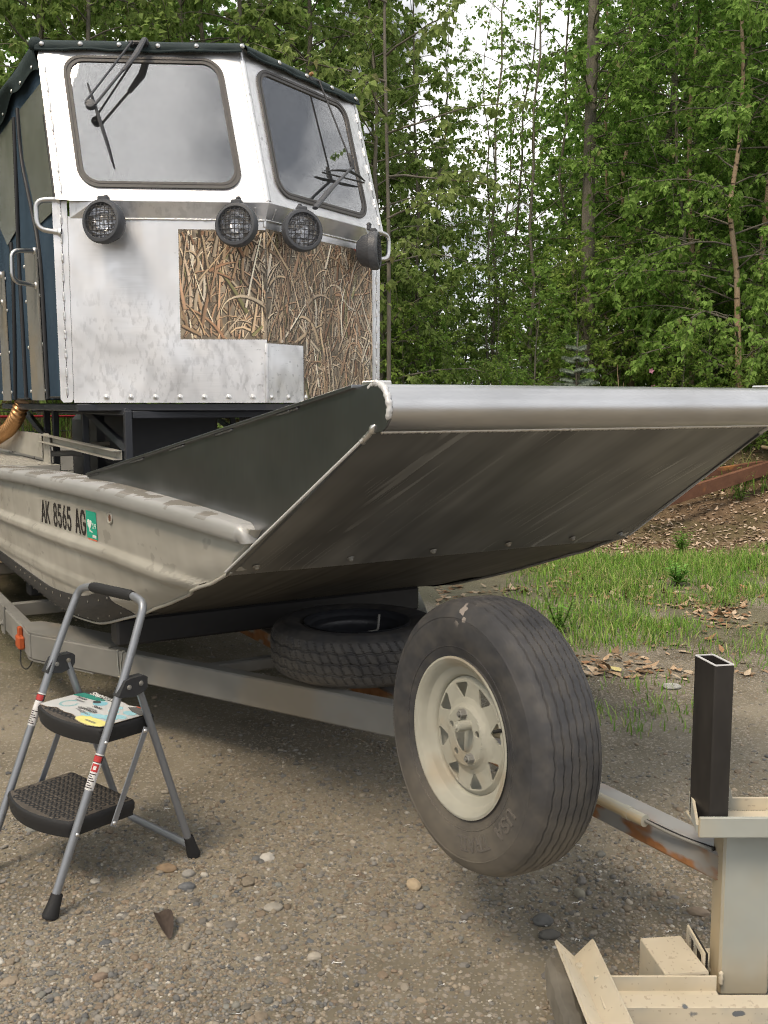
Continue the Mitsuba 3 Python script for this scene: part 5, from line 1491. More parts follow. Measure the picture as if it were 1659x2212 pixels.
lp('rear_foot', lathe([(0.0001, -0.006), (0.020, -0.004), (0.022, 0.008), (0.018, 0.035), (0.0155, 0.07), (0.0125, 0.072)], 18, mat4((1, 0, 0.2), (0, 1, 0), (-0.29, 0, 1), (0.530, 0, 0.002))), 'mat_black_rubber')
for w_ in (-0.006, LWD + 0.006):
    sgn = -1 if w_ < 0.1 else 1
    pl = Polygon([(0.250, 0.612), (0.300, 0.604), (0.338, 0.614), (0.346, 0.626), (0.347, 0.650), (0.338, 0.657), (0.290, 0.656), (0.274, 0.652)]).buffer(0.004)
    ck = lp('hinge_clamp', [ext(pl, 0.034, mat4((1, 0, 0), (0, 0, 1), (0, -1, 0), (0, w_ + 0.017, 0)))], 'mat_black_plastic', smooth=25)
    for dd_, hh_ in ((0.283, 0.634), (0.326, 0.638)):
        for s2 in (-1, 1):
            lp('rivet', [lathe([(0.0001, 0.004), (0.004, 0.0035), (0.0045, 0.0015), (0.007, 0.002), (0.008, 0.0)], 16, frame_n((dd_, w_ + s2 * 0.0175, hh_), (0, s2, 0)))], 'mat_galv', smooth=30, sub=ck)


def step(h, d0, d1, w0, w1, bow, th, name, label):
    """A moulded step: bowed front edge, thick skirt, rounded edges."""
    n = 22
    ang = np.linspace(0, 1, n)
    wv = w0 + (w1 - w0) * ang
    fr = d0 - bow * np.sin(np.pi * ang) ** 0.8
    pts = np.column_stack([fr, wv]).tolist() + [[d1, w1], [d1, w0]]
    poly = Polygon(pts).buffer(-0.012).buffer(0.012, quad_segs=5)
    prof = [(-th, -0.006), (-th * 0.5, -0.001), (-0.010, 0.0), (-0.003, -0.003), (0.0, -0.010)]
    rings = []
    L_ = None
    for z, off in prof:
        q = poly.buffer(off, quad_segs=4)
        c = np.array(q.exterior.coords)[:-1]
        dd_ = np.concatenate([[0], np.cumsum(np.linalg.norm(np.diff(np.vstack([c, c[:1]]), axis=0), axis=1))])
        st = np.argmax(c[:, 0] + c[:, 1])
        s = np.linspace(0, dd_[-1], 121)[:-1]
        cc = np.vstack([c, c[:1]])
        ring = np.column_stack([np.interp(s, dd_, cc[:, k]) for k in range(2)])
        ring = np.roll(ring, -int(np.argmax(ring[:, 0] + ring[:, 1])), axis=0)
        rings.append(np.column_stack([ring, np.full(len(ring), h + z)]))
    Rg = np.stack([np.vstack([r, r[:1]]) for r in rings], 0)
    top = ext(poly.buffer(-0.0098), 0.0006, mat4((1, 0, 0), (0, 1, 0), (0, 0, 1), (0, 0, h - 0.0008)))
    bot = ext(poly.buffer(-0.007), 0.002, mat4((1, 0, 0), (0, 1, 0), (0, 0, 1), (0, 0, h - th)))
    k = lp(name, [grid(Rg), top, bot], 'mat_step', smooth=35, label=label)
    return k, poly


def ring_pattern(poly, h, k, r=0.0085, pitch=0.024):
    ms = []
    x0, y0, x1, y1 = poly.buffer(-0.018).bounds
    j = 0
    one = lathe([(r - 0.003, 0.0), (r - 0.0015, 0.0014), (r + 0.0015, 0.0014), (r + 0.003, 0.0)], 12)
    for x in np.arange(x0, x1, pitch):
        j += 1
        for y in np.arange(y0 + (j % 2) * pitch / 2, y1, pitch):
            if poly.buffer(-0.02).contains(Point(x, y)):
                m = one.copy(); m.apply_translation((x, y, h)); ms.append(m)
    put('tread_ring', ms, 'mat_step', LF, True, parent=k, kind='stuff')


k1, p1_ = step(0.516, 0.205, 0.402, 0.014, LWD - 0.014, 0.042, 0.052, 'upper_step', 'black upper step with a torn printed paper label')
k2, p2_ = step(0.256, 0.090, 0.322, 0.014, LWD - 0.014, 0.048, 0.050, 'lower_step', 'dusty black lower step with a raised ring tread')
ring_pattern(p2_, 0.256, k2)
ring_pattern(p1_, 0.516, k1)
for w_, s2 in ((-0.017, -1), (LWD + 0.017, 1)):
    br = lp('brace', beam((0.345, w_, 0.492), (0.214, w_, 0.212), 0.004, 0.020, up=(1, 0, 0.5), b=0.0015), 'mat_ladder', smooth=20)
    for q in ((0.340, w_ + s2 * 0.002, 0.482), (0.219, w_ + s2 * 0.002, 0.222)):
        lp('rivet', dome_mesh(frame_n(q, (0, s2, 0)), 0.007, 0.004, 12), 'mat_weld', smooth=True, sub=br)
for h_ in (0.478, 0.225):
    for w_, s2 in ((-0.0125, -1), (LWD + 0.0125, 1)):
        lp('step_rivet', dome_mesh(frame_n(FRp(h_, w_), (0, s2, 0)), 0.006, 0.004, 12), 'mat_weld', smooth=True)

# printed paper label on the upper step: flat colour fields and words
ppr = []
def field(poly, z, col):
    poly = shapely.affinity.scale(poly, 0.76, 1.0, origin=(0.190, 0.2))
    poly = poly.intersection(p1_.buffer(-0.006))
    if poly.is_empty:
        return
    m = ext(poly, 0.0003, mat4((1, 0, 0), (0, 1, 0), (0, 0, 1), (0, 0, 0.5182 + z)))
    ppr.append((m, np.tile(col, (len(m.vertices), 1))))


torn = Polygon([(0.215, 0.372), (0.218, 0.33), (0.240, 0.30), (0.233, 0.268), (0.228, 0.24), (0.234, 0.20), (0.222, 0.165), (0.205, 0.150), (0.195, 0.11), (0.194, 0.07), (0.210, 0.025), (0.30, 0.024), (0.40, 0.024), (0.455, 0.03), (0.462, 0.10), (0.448, 0.14), (0.462, 0.20), (0.468, 0.26), (0.452, 0.27), (0.464, 0.32), (0.462, 0.36), (0.38, 0.378), (0.28, 0.378)]).buffer(0.002)
field(torn.buffer(0.003), 0.0, (0.30, 0.25, 0.19))
field(torn, 0.0006, (0.47, 0.48, 0.48))
field(torn.intersection(Polygon([(0.395, 0.40), (0.50, 0.40), (0.50, 0.19), (0.432, 0.19), (0.425, 0.30)])), 0.0012, (0.045, 0.043, 0.040))
field(torn.intersection(Polygon([(0.375, 0.40), (0.425, 0.40), (0.428, 0.30), (0.421, 0.235), (0.395, 0.26)])), 0.0018, (0.03, 0.20, 0.16))
field(torn.intersection(Polygon([(0.19, 0.17), (0.26, 0.155), (0.262, 0.06), (0.252, 0.02), (0.19, 0.02)])), 0.0012, (0.66, 0.62, 0.22))
field(torn.intersection(Point(0.385, 0.225).buffer(0.028)), 0.0012, (0.20, 0.42, 0.50))
field(torn.intersection(Point(0.385, 0.245).buffer(0.016)), 0.0018, (0.05, 0.055, 0.06))
for q, r_ in (((0.36, 0.12), 0.018), ((0.30, 0.075), 0.026), ((0.335, 0.055), 0.020), ((0.39, 0.065), 0.022), ((0.28, 0.115), 0.022), ((0.40, 0.14), 0.016), ((0.265, 0.16), 0.020)):
    field(torn.intersection(shapely.affinity.scale(Point(*q).buffer(r_), 1.0, 1.3)), 0.0012 + r_ * 0.02, (0.28, 0.50, 0.57))
field(torn.intersection(Polygon([(0.40, 0.02), (0.47, 0.02), (0.47, 0.09), (0.43, 0.12), (0.405, 0.07)])), 0.0020, (0.10, 0.10, 0.10))
field(torn.intersection(Polygon([(0.452, 0.02), (0.47, 0.02), (0.468, 0.12), (0.456, 0.10)])), 0.0024, (0.50, 0.10, 0.05))
field(torn.intersection(LineString([(0.30 + 0.038 * math.cos(t), 0.305 + 0.03 * math.sin(t)) for t in np.linspace(0.2, 5.2, 20)]).buffer(0.005)), 0.0012, (0.25, 0.40, 0.42))
m, c = cat_([q[0] for q in ppr]), np.vstack([q[1] for q in ppr])
pk = lp('paper_label', m, 'mat_paint', smooth=False, sub=k1, color=c)


def words_on(t, h, d, w, col, z=0.0030, bold=True, ang=0.0):
    m = meshkit.text_mesh(t, h, 0.0003, bold)
    c_, s_ = math.cos(ang), math.sin(ang)
    X, Y = np.array([s_, -c_, 0]), np.array([c_, s_, 0])
    m.apply_transform(mat4(X, Y, (0, 0, 1), (0.190 + (d - 0.190) * 0.76, w, 0.5182 + z)))
    lp('printed_words', m, 'mat_paint', smooth=False, sub=k1, color=np.tile(col, (len(m.vertices), 1)))


words_on('Step', 0.023, 0.428, 0.345, (0.70, 0.70, 0.68))
words_on('Right', 0.019, 0.428, 0.275, (0.62, 0.62, 0.60), bold=False)
words_on('Stable', 0.012, 0.335, 0.215, (0.06, 0.06, 0.06))
words_on('Lightweight', 0.013, 0.290, 0.245, (0.06, 0.06, 0.06))
words_on('Durable', 0.011, 0.365, 0.345, (0.08, 0.08, 0.08))
for i, (d_, w_) in enumerate([(0.350, 0.33), (0.343, 0.33), (0.318, 0.225), (0.311, 0.215), (0.277, 0.24), (0.270, 0.22), (0.263, 0.20), (0.225, 0.12), (0.218, 0.115)]):
    m = cbox((0.190 + (d_ - 0.190) * 0.76, w_ - 0.03, 0.5182 + 0.0028), (0.0022, 0.055, 0.0003), 0.00005)
    lp('printed_line', m, 'mat_paint', smooth=False, sub=k1, color=np.tile((0.20, 0.20, 0.20), (len(m.vertices), 1)))

# warning stickers wrapped on the front legs
def leg_wrap(h0, h1, w, col, r=0.0132, a0=-2.6, a1=0.9):
    """A patch wrapped round the leg's tube between two heights; angles from the outside edge."""
    d = unit([fk, 0, 1.0]); e1 = np.array([0, -1.0, 0]); e2 = np.cross(d, e1)
    a = np.linspace(a0, a1, 16)
    rows = [FRp(h, w) + r * (np.cos(a)[:, None] * e1 + np.sin(a)[:, None] * e2) for h in np.linspace(h0, h1, 6)]
    m = grid(np.stack(rows, 0))
    return m, np.tile(col, (len(m.vertices), 1))


def sticker(items, name, label):
    m, c = cat_([q[0] for q in items]), np.vstack([q[1] for q in items])
    lp(name, m, 'mat_paint', smooth=False, color=c, label=label)


def leg_glyphs(t, h, hc, w, col, r=0.0139):
    """Letters wrapped round the leg, read across it."""
    m = meshkit.text_mesh(t, h, 0.0002, True)
    v = np.asarray(m.vertices); v = v - [m.bounds[1][0] / 2, 0, 0]
    d = unit([fk, 0, 1.0]); e1 = np.array([0, -1.0, 0]); e2 = np.cross(d, e1)
    a = -0.90 + v[:, 0] / r
    q = FRp(hc, w) + v[:, 1:2] * d + (r + v[:, 2:3]) * (np.cos(a)[:, None] * e1 + np.sin(a)[:, None] * e2)
    return trimesh.Trimesh(q, m.faces, process=False), np.tile(col, (len(v), 1))


WHT, RED, BLK = (0.62, 0.61, 0.60), (0.42, 0.045, 0.045), (0.05, 0.045, 0.045)
for w_, dz in ((0.0, 0.0), (LWD, 0.10)):
    it = [leg_wrap(0.345 + dz, 0.445 + dz, w_, WHT), leg_wrap(0.4205 + dz, 0.441 + dz, w_, BLK, 0.0136), leg_wrap(0.4225 + dz, 0.439 + dz, w_, RED, 0.0139, -1.9, 0.1), leg_wrap(0.395 + dz, 0.417 + dz, w_, RED, 0.0136, -1.7, 0.0), leg_wrap(0.401 + dz, 0.411 + dz, w_, WHT, 0.0139, -1.2, -0.5)]
    if w_ > 0:
        it = it[:3]
    for i, h_ in enumerate(np.arange(0.350, 0.392, 0.0062)):
        it.append(leg_wrap(h_ + dz, h_ + dz + 0.003, w_, BLK, 0.0137, -1.9 + 0.3 * (i % 2), -0.1 - 0.4 * (i % 3)))
    sticker(it, 'warning_sticker', 'white and red warning sticker on the ' + ('right' if w_ == 0 else 'left') + ' front leg')

# ------------------------------------------------------------------ tan steel stand with the dark tube in its saddle
stand = thing('hitch_stand', 'tan dusty welded steel hitch stand with a post, at the lower right corner', 'steel stand')


def sp_(name, mesh, mat='mat_tan', smooth=25, label=None, sub=None):
    return put(name, mesh, mat, None, smooth, None, parent=sub or stand, label=label)


sp_('post', beam((0.895, 2.335, 0.03), (0.895, 2.335, 0.472), 0.124, 0.078, up=(0, 1, 0), b=0.006), 'mat_post', label='upright square post, tan on its side and grey in front')
sp_('saddle_front', cbox((0.915, 2.232, 0.497), (0.335, 0.010, 0.050), 0.003), 'mat_post')
sp_('saddle_plate', cbox((0.932, 2.302, 0.4765), (0.35, 0.130, 0.008), 0.002))
lipf = Polygon([(2.232, 0.474), (2.47, 0.474), (2.47, 0.545), (2.425, 0.545), (2.38, 0.50), (2.232, 0.50)])
sp_('saddle_side', ext(Polygon([(0, 0.4805), (0.130, 0.4805), (0.130, 0.530), (0.085, 0.530), (0, 0.500)]), 0.007, mat4((0.17, 0.985, 0), (0, 0, 1), (0.985, -0.17, 0), (0.7435, 2.238, 0))))
sp_('saddle_back', ext(Polygon([(0.772, 0.4805), (1.11, 0.4805), (1.11, 0.512), (0.875, 0.512), (0.868, 0.540), (0.772, 0.540)]), 0.008, mat4((1, 0, 0), (0, 0, 1), (0, -1, 0), (0, 2.376, 0))))
ang = Polygon([(0, 0), (0.055, 0), (0.055, 0.006), (0.006, 0.006), (0.006, 0.055), (0, 0.055)])
yv = unit([0.045, -1.0, 0])
vs_ = 0.7071
pv = np.array([0.492, 2.395, 0.064])
xr_ = np.cross(yv, [0, 0, 1.0])
xr_ = -xr_ if xr_[0] < 0 else xr_
sp_('v_channel', ext(shapely.affinity.scale(ang, 1.35, 1.35, origin=(0, 0)), 0.62, mat4(xr_ * vs_ + np.array([0, 0, vs_]), -xr_ * vs_ + np.array([0, 0, vs_]), yv, pv)), label='angle steel laid as an open V')
sp_('v_bolt', bolt_mesh(mat4((1, 0, 0), (0, 1, 0), (0, 0, 1), (0.496, 2.345, 0.072)), 0.011, 0.012))
sp_('cross_angle', [cbox((0.665, 2.262, 0.082), (0.30, 0.006, 0.044), 0.002), cbox((0.665, 2.235, 0.0635), (0.30, 0.050, 0.006), 0.002)])
sp_('front_rail', [cbox((0.78, 2.155, 0.063), (0.53, 0.006, 0.06), 0.002), cbox((0.78, 2.18, 0.0895), (0.53, 0.046, 0.006), 0.002)])
bx_ = Polygon([(-0.052, -0.052), (0.052, -0.052), (0.052, 0.052), (-0.052, 0.052)]).buffer(0.004)
yb = unit([0.12, -1.0, 0]); xb = np.cross(yb, [0, 0, 1.0]); xb = -xb if xb[0] < 0 else xb
sp_('box_tube', ext(bx_.difference(bx_.buffer(-0.008)), 0.163, mat4(xb, (0, 0, 1), yb, (0.725, 2.430, 0.052))), label='short tan box tube welded behind the cross angle')
sp_('box_end', ext(bx_.buffer(-0.0082), 0.003, mat4(xb, (0, 0, 1), yb, (0.7258, 2.4315, 0.052))))
sp_('receiver_plate', cbox((0.83, 2.405, 0.06), (0.07, 0.10, 0.006), 0.002))
sp_('receiver_wall', [ext(Polygon([(2.32, 0.02), (2.455, 0.02), (2.455, 0.128), (2.32, 0.128)]).difference(rrect(2.335, 0.035, 2.385, 0.115, 0.006)).difference(rrect(2.395, 0.035, 2.445, 0.115, 0.006)), 0.006, mat4((0, 1, 0), (0, 0, 1), (1, 0, 0), (0.800, 0, 0)))])
sp_('receiver_core', ext(Polygon([(2.33, 0.03), (2.45, 0.03), (2.45, 0.12), (2.33, 0.12)]), 0.004, mat4((0, 1, 0), (0, 0, 1), (1, 0, 0), (0.812, 0, 0))), 'mat_tube_steel')
wt_ = cbox((0.440, 2.20, 0.045), (0.055, 0.36, 0.085), 0.02)
wt_ = wt_.subdivide().subdivide().subdivide().subdivide()
wt_.vertices = np.asarray(wt_.vertices) + 0.016 * (meshkit.fbm(np.asarray(wt_.vertices) * 22, 4, 3)[:, None] - 0.5)
sp_('foot_block', wt_, 'mat_bark', smooth=40, label='weathered brown block under the V channel')
sp_('weld', weld_mesh([(0.835, 2.288, 0.10), (0.835, 2.288, 0.06)], 0.006, 2), smooth=True)

ty_ = unit([-0.17, 1.0, 0]); tx_ = unit([1.0, 0.17, 0])
o2 = Polygon([(-0.0255, -0.051), (0.0255, -0.051), (0.0255, 0.051), (-0.0255, 0.051)])
outer, inner = o2.buffer(-0.006).buffer(0.006, quad_segs=4), o2.buffer(-0.0065).buffer(-0.002).buffer(0.002, quad_segs=3)
st_ = thing('steel_tube', 'dark rectangular steel tube standing upright in the saddle of the tan stand', 'steel tube')
put('wall', ext(outer.difference(inner), 0.404, mat4(tx_, ty_, (0, 0, 1), (0.792, 2.298, 0.481))), 'mat_tube_steel', None, 25, parent=st_)
put('cut_edge', ext(outer.buffer(0.0002).difference(inner.buffer(-0.0002)), 0.0018, mat4(tx_, ty_, (0, 0, 1), (0.792, 2.298, 0.8852))), 'mat_cut', None, 25, parent=st_, label='freshly cut shiny upper edge')

# black strap end behind the bow on the bank
put('tarpaulin_lump', lathe([(0.0001, 0.13), (0.10, 0.12), (0.22, 0.06), (0.30, 0.0)], 14, mat4((1.3, 0.2, 0), (0, 0.7, 0), (0, 0, 1), (3.55, 12.6, float(h_np(3.55, 12.6)) + 0.1))), 'mat_black_plastic', None, 40, label='small dark plastic lump on the bank just over the bow tube', cat='plastic scrap')


# ------------------------------------------------------------------ trees
LV = np.array([(0, 0, 0), (-0.36, 0.32, 0.10), (0, 1.0, -0.14), (0.36, 0.32, 0.10), (0, 0.40, 0)], float)
LFC = np.array([(0, 4, 1), (1, 4, 2), (2, 4, 3), (3, 4, 0)])


class Tree:
    """Trunk, branches and separate leaves, grown from a seed at the origin."""

    def __init__(self, seed):
        self.g = np.random.default_rng(seed)
        self.wood, self.at, self.dirs, self.size, self.shade = [], [], [], [], []

    def spray(self, q, nl, leaf, droop):
        """Leaves along the twig q (points)."""
        g = self.g
        t = g.uniform(0.15, 1.0, nl) ** 0.8
        d = np.linspace(0, 1, len(q))
        p = np.stack([np.interp(t, d, q[:, k]) for k in range(3)], 1)
        ax = unit(q[-1] - q[0])
        v = g.normal(0, 1, (nl, 3)) + ax * 0.7
        v[:, 2] = v[:, 2] * 0.6 - droop
        v /= np.linalg.norm(v, axis=1, keepdims=True)
        self.at.append(p + v * leaf * 0.35); self.dirs.append(v)
        self.size.append(leaf * g.uniform(0.65, 1.15, nl))
        self.shade.append(np.full(nl, g.normal(0, 1)))

    def limb(self, p, d, L, r, sag, twigs, tl, nl, leaf, droop, sides=5):
        g = self.g
        k = 7
        pts = [np.asarray(p, float)]
        d = unit(d)
        for i in range(k):
            d = unit(d + g.normal(0, 0.10, 3) + np.array([0, 0, -sag / k]))
            pts.append(pts[-1] + d * L / k)
        pts = np.array(pts)
        self.wood.append(tube(pts, np.linspace(r, r * 0.25, k + 1), sides, caps=False))
        for j in range(twigs):
            t = 0.22 + 0.78 * (j + g.random()) / twigs
            i = min(int(t * k), k - 1)
            b = pts[i] + (pts[i + 1] - pts[i]) * (t * k - i)
            dd = unit((pts[i + 1] - pts[i]) / (L / k) * 0.7 + g.normal(0, 0.75, 3) + np.array([0, 0, 0.05]))
            l = tl * g.uniform(0.5, 1.2) * (1.15 - 0.5 * t)
            q = np.array([b, b + dd * l * 0.5, b + dd * l + np.array([0, 0, -0.22 * l * droop])])
            self.wood.append(tube(q, [r * 0.25 + 0.0012, 0.002, 0.001], 3, caps=False))
            self.spray(q, nl, leaf, droop)

    def crown(self, cols, spread):
        g = self.g
        P, D, S, H = np.vstack(self.at), np.vstack(self.dirs), np.concatenate(self.size), np.concatenate(self.shade)
        n = len(P)
        up = np.array([0, 0, 1.0]) + g.normal(0, 0.55, (n, 3))
        X = np.cross(D, up); X /= np.linalg.norm(X, axis=1, keepdims=True) + 1e-9
        Z = np.cross(X, D)
        w = g.uniform(0.85, 1.15, n)
        V = P[:, None] + S[:, None, None] * (LV[None, :, :1] * X[:, None] * w[:, None, None] + LV[None, :, 1:2] * D[:, None] + LV[None, :, 2:] * Z[:, None])
        F = (LFC[None] + (np.arange(n) * len(LV))[:, None, None]).reshape(-1, 3)
        c = np.asarray(cols)
        a = np.clip(0.5 + 0.22 * H + g.normal(0, 0.25, n), 0, 1)[:, None]
        col = (c[0] * (1 - a) + c[1] * a) * np.clip(1 + g.normal(0, spread, (n, 1)), 0.5, 1.6)
        new = g.random(n) < 0.02
        col[new] = np.array((0.33, 0.33, 0.16))
        return trimesh.Trimesh(V.reshape(-1, 3), F, process=False), np.repeat(col, len(LV), 0)


def grow(seed, H, r, first, n_limb, limb_len, rise, sag, twigs, tl, nl, leaf, droop, lean=0.055):
    t = Tree(seed)
    g = t.g
    k = 12
    z = np.linspace(0, H, k + 1)
    wob = np.cumsum(g.normal(0, lean * H / k, (k + 1, 2)), 0); wob[0] = 0
    tr = np.column_stack([wob, z]); tr[0, 2] = -0.3
    rad = r * (1 - 0.92 * (z / H) ** 0.85); rad[0] = r * 1.3
    trunk = tube(tr, rad, 10, caps=False)
    az = g.uniform(0, 6.28)
    for i in range(n_limb):
        f = (i + g.random()) / n_limb
        h = first + (H * 0.97 - first) * f
        az += 2.4 + g.normal(0, 0.4)
        L = limb_len * (1.05 - 0.75 * f) * g.uniform(0.65, 1.2)
        p = np.array([np.interp(h, z, tr[:, 0]), np.interp(h, z, tr[:, 1]), h])
        e = rise + g.normal(0, 0.15)
        t.limb(p, (math.cos(az), math.sin(az), e), L, r * 0.32 * (1.1 - 0.8 * f), sag, max(3, int(twigs * L / limb_len)), tl, nl, leaf, droop)
    return trunk, cat_(t.wood), t


DARKG, MIDG, YELG = ((0.18, 0.32, 0.07), (0.26, 0.42, 0.11)), ((0.21, 0.35, 0.08), (0.31, 0.47, 0.13)), ((0.25, 0.38, 0.08), (0.38, 0.51, 0.15))
COTG = ((0.21, 0.31, 0.085), (0.32, 0.42, 0.15))
protos = {}


def proto(name, kind, cols, spread, bark, **kw):
    trunk, wood, t = grow(**kw)
    cm, cc = t.crown(cols, spread)
    for part, mesh, mat, col, sm in (('trunk', trunk, bark, None, True), ('branches', wood, 'mat_bark' if bark != 'mat_birch' else 'mat_bark', None, True), ('crown', cm, 'mat_leaf', cc, False)):
        scene[f'{name}_{part}_group'] = {'type': 'shapegroup', part: mikit.ply(mesh, mat, smooth=sm, color=col)}
    protos[name] = kind


for i in range(3):
    proto(f'birch{i}', 'birch_tree', DARKG if i == 1 else MIDG, 0.22, 'mat_birch', seed=100 + i, H=10.5, r=0.055, first=0.35, n_limb=60, limb_len=2.1, rise=0.55, sag=0.8, twigs=12, tl=0.62, nl=24, leaf=0.096, droop=1.1)
for i in range(2):
    proto(f'cotton{i}', 'cottonwood_tree', COTG, 0.22, 'mat_bark', seed=120 + i, H=10.5, r=0.060, first=0.5, n_limb=56, limb_len=2.1, rise=0.70, sag=0.6, twigs=11, tl=0.58, nl=22, leaf=0.115, droop=1.0)
for i in range(2):
    proto(f'aspen{i}', 'aspen_sapling', MIDG, 0.22, 'mat_bark', seed=140 + i, H=11.0, r=0.035, first=1.2, n_limb=40, limb_len=1.25, rise=0.8, sag=0.3, twigs=7, tl=0.45, nl=11, leaf=0.085, droop=0.9, lean=0.09)
for i in range(2):
    proto(f'alder{i}', 'alder_shrub', YELG if i else MIDG, 0.2, 'mat_bark', seed=160 + i, H=2.6, r=0.022, first=0.12, n_limb=26, limb_len=0.95, rise=0.9, sag=0.3, twigs=8, tl=0.36, nl=16, leaf=0.078, droop=0.5)
proto('dense0', 'birch_tree', DARKG, 0.25, 'mat_bark', seed=180, H=11.5, r=0.07, first=0.3, n_limb=66, limb_len=2.5, rise=0.5, sag=0.7, twigs=12, tl=0.72, nl=26, leaf=0.12, droop=0.8)


PLANTED = []


def plant(p, x, y, s, yaw, label, tz=0.0):
    kind = protos[p]
    cat = {'birch_tree': 'birch tree', 'cottonwood_tree': 'tree', 'aspen_sapling': 'sapling', 'alder_shrub': 'shrub'}[kind]
    grp = {'birch_tree': 'birches of the wood', 'cottonwood_tree': 'cottonwoods of the wood', 'aspen_sapling': 'thin saplings of the wood', 'alder_shrub': 'shrubs at the edge of the wood'}[kind]
    k = thing(key_of(kind), label, cat, grp)
    PLANTED.append((k, x, y))
    m = T().translate([x, y, float(h_np(x, y)) + tz]).rotate([0, 0, 1], yaw).scale(s)
    for part in ('trunk', 'branches', 'crown'):
        scene[f'{k}__{part}'] = {'type': 'instance', 'to_world': m, 'g': {'type': 'ref', 'id': f'{p}_{part}_group'}}
    return k


g = np.random.default_rng(2024)
LB = {'birch_tree': 'leafy birch standing among other birches in the wood', 'cottonwood_tree': 'broad leaved cottonwood standing among the trees behind the cabin', 'aspen_sapling': 'thin pale trunked sapling against the bright sky gap', 'alder_shrub': 'low leafy shrub at the foot of the wood'}
# right hand wall of birches
for (x, y, p, s) in [(5.0, 13.6, 'birch0', 1.0), (6.6, 13.9, 'birch1', 1.05), (4.55, 14.8, 'birch1', 1.0), (5.8, 15.4, 'birch2', 1.1), (7.6, 15.2, 'birch0', 1.1), (4.0, 16.0, 'birch2', 0.95), (6.9, 16.8, 'dense0', 1.0), (5.0, 17.4, 'dense0', 1.05), (8.6, 17.2, 'birch1', 1.1), (7.4, 19.0, 'dense0', 1.1), (9.6, 19.5, 'dense0', 1.1), (5.6, 20.0, 'dense0', 1.1), (4.2, 19.0, 'birch1', 1.0), (6.6, 22.5, 'dense0', 1.15), (9.0, 23, 'dense0', 1.15), (11.5, 22, 'dense0', 1.15), (8.2, 13.4, 'birch2', 1.0), (5.0, 24.0, 'dense0', 1.1), (3.75, 14.2, 'aspen0', 1.0)]:
    plant(p, x, y, s, g.uniform(0, 360), {'birch_tree': LB['birch_tree']}.get(protos[p], LB[protos[p]]))
plant('birch2', 4.66, 12.95, 0.9, 40, 'tan trunked birch nearest the right edge, its trunk showing through the leaves')
k = thing('cottonwood_tree', 'old dark trunked cottonwood at the right side of the sky gap', 'tree', 'cottonwoods of the wood')
tr = np.array([(3.06, 15.0, 1.0), (3.07, 15.0, 2.5), (3.04, 15.02, 4.5), (3.05, 15.0, 7.0), (3.07, 15.0, 11.0)])
put('trunk', tube(fillet(tr, 0.6), np.linspace(0.115, 0.07, len(fillet(tr, 0.6))), 14), 'mat_bark', None, True, parent=k)
t = Tree(991)
for i in range(54):
    h = 1.6 + 8 * (i + t.g.random()) / 40
    a = t.g.uniform(-1.9, 1.9)
    t.limb((3.05, 15.0, h), (math.cos(a), -abs(math.sin(a)) * 0.6 + 0.1, 0.35), t.g.uniform(0.9, 1.9), 0.014, 0.5, 9, 0.5, 16, 0.090, 1.0)
cm, cc = t.crown(MIDG, 0.22)
put('branches', cat_(t.wood), 'mat_bark', None, True, parent=k)
put('crown', cm, 'mat_leaf', None, False, color=cc, parent=k)
# thin saplings in front of the sky gap
for (x, y, p, s) in [(0.5, 18.6, 'cotton0', 0.40), (1.3, 20.0, 'cotton1', 0.42), (2.1, 19.0, 'cotton0', 0.36), (2.9, 20.0, 'cotton1', 0.42), (0.2, 19.6, 'cotton1', 0.46), (0.9, 15.2, 'aspen0', 0.62), (0.95, 17.4, 'aspen1', 0.7), (1.55, 15.0, 'aspen1', 0.62), (1.95, 17.2, 'aspen1', 1.0), (2.35, 15.6, 'aspen1', 0.95), (2.75, 17.8, 'aspen0', 0.9), (1.5, 19.5, 'aspen0', 0.6), (2.6, 21.0, 'aspen1', 0.8), (3.3, 16.8, 'aspen0', 1.0)]:
    plant(p, x, y, s, g.uniform(0, 360), LB[protos[p]])
# cottonwoods behind the cabin
for (x, y, p, s) in [(-0.05, 13.4, 'cotton0', 0.80), (0.5, 14.4, 'cotton1', 0.66), (-0.9, 14.2, 'cotton1', 1.0), (-1.9, 13.6, 'cotton0', 1.0), (-2.9, 14.2, 'cotton1', 1.05), (-3.9, 13.4, 'cotton0', 1.0), (-5.0, 14.4, 'cotton1', 1.1), (-6.2, 13.6, 'cotton0', 1.1), (-1.4, 16.2, 'cotton0', 1.15), (-3.0, 16.6, 'cotton1', 1.15), (-4.6, 16.8, 'cotton0', 1.15), (-6.4, 16.6, 'cotton1', 1.2), (0.0, 17.2, 'cotton1', 0.95), (-2.2, 19.0, 'dense0', 1.1), (-4.4, 19.5, 'dense0', 1.1), (-6.8, 19.5, 'dense0', 1.1), (-0.2, 20.5, 'cotton0', 1.0), (-8.4, 17.0, 'dense0', 1.1), (-1.9, 23.0, 'dense0', 0.9)]:
    plant(p, x, y, s, g.uniform(0, 360), LB[protos[p]])
# the wood goes on behind and round the left side of the yard
for i in range(26):
    x = -13 + 30 * ((i * 0.381966 + 0.2) % 1)
    plant('dense0', x, 25.5 + 9 * (i / 26), g.uniform(0.35, 0.45) if -1 < x < 5.5 else g.uniform(1.0, 1.25), g.uniform(0, 360), 'leafy birch far back in the wood')
for i in range(18):
    plant('dense0', -9.5 - 9 * g.random(), 0.5 + 16 * (i + 0.5) / 18, g.uniform(1.0, 1.2), g.uniform(0, 360), 'leafy birch at the left side of the yard, beyond the photo edge')
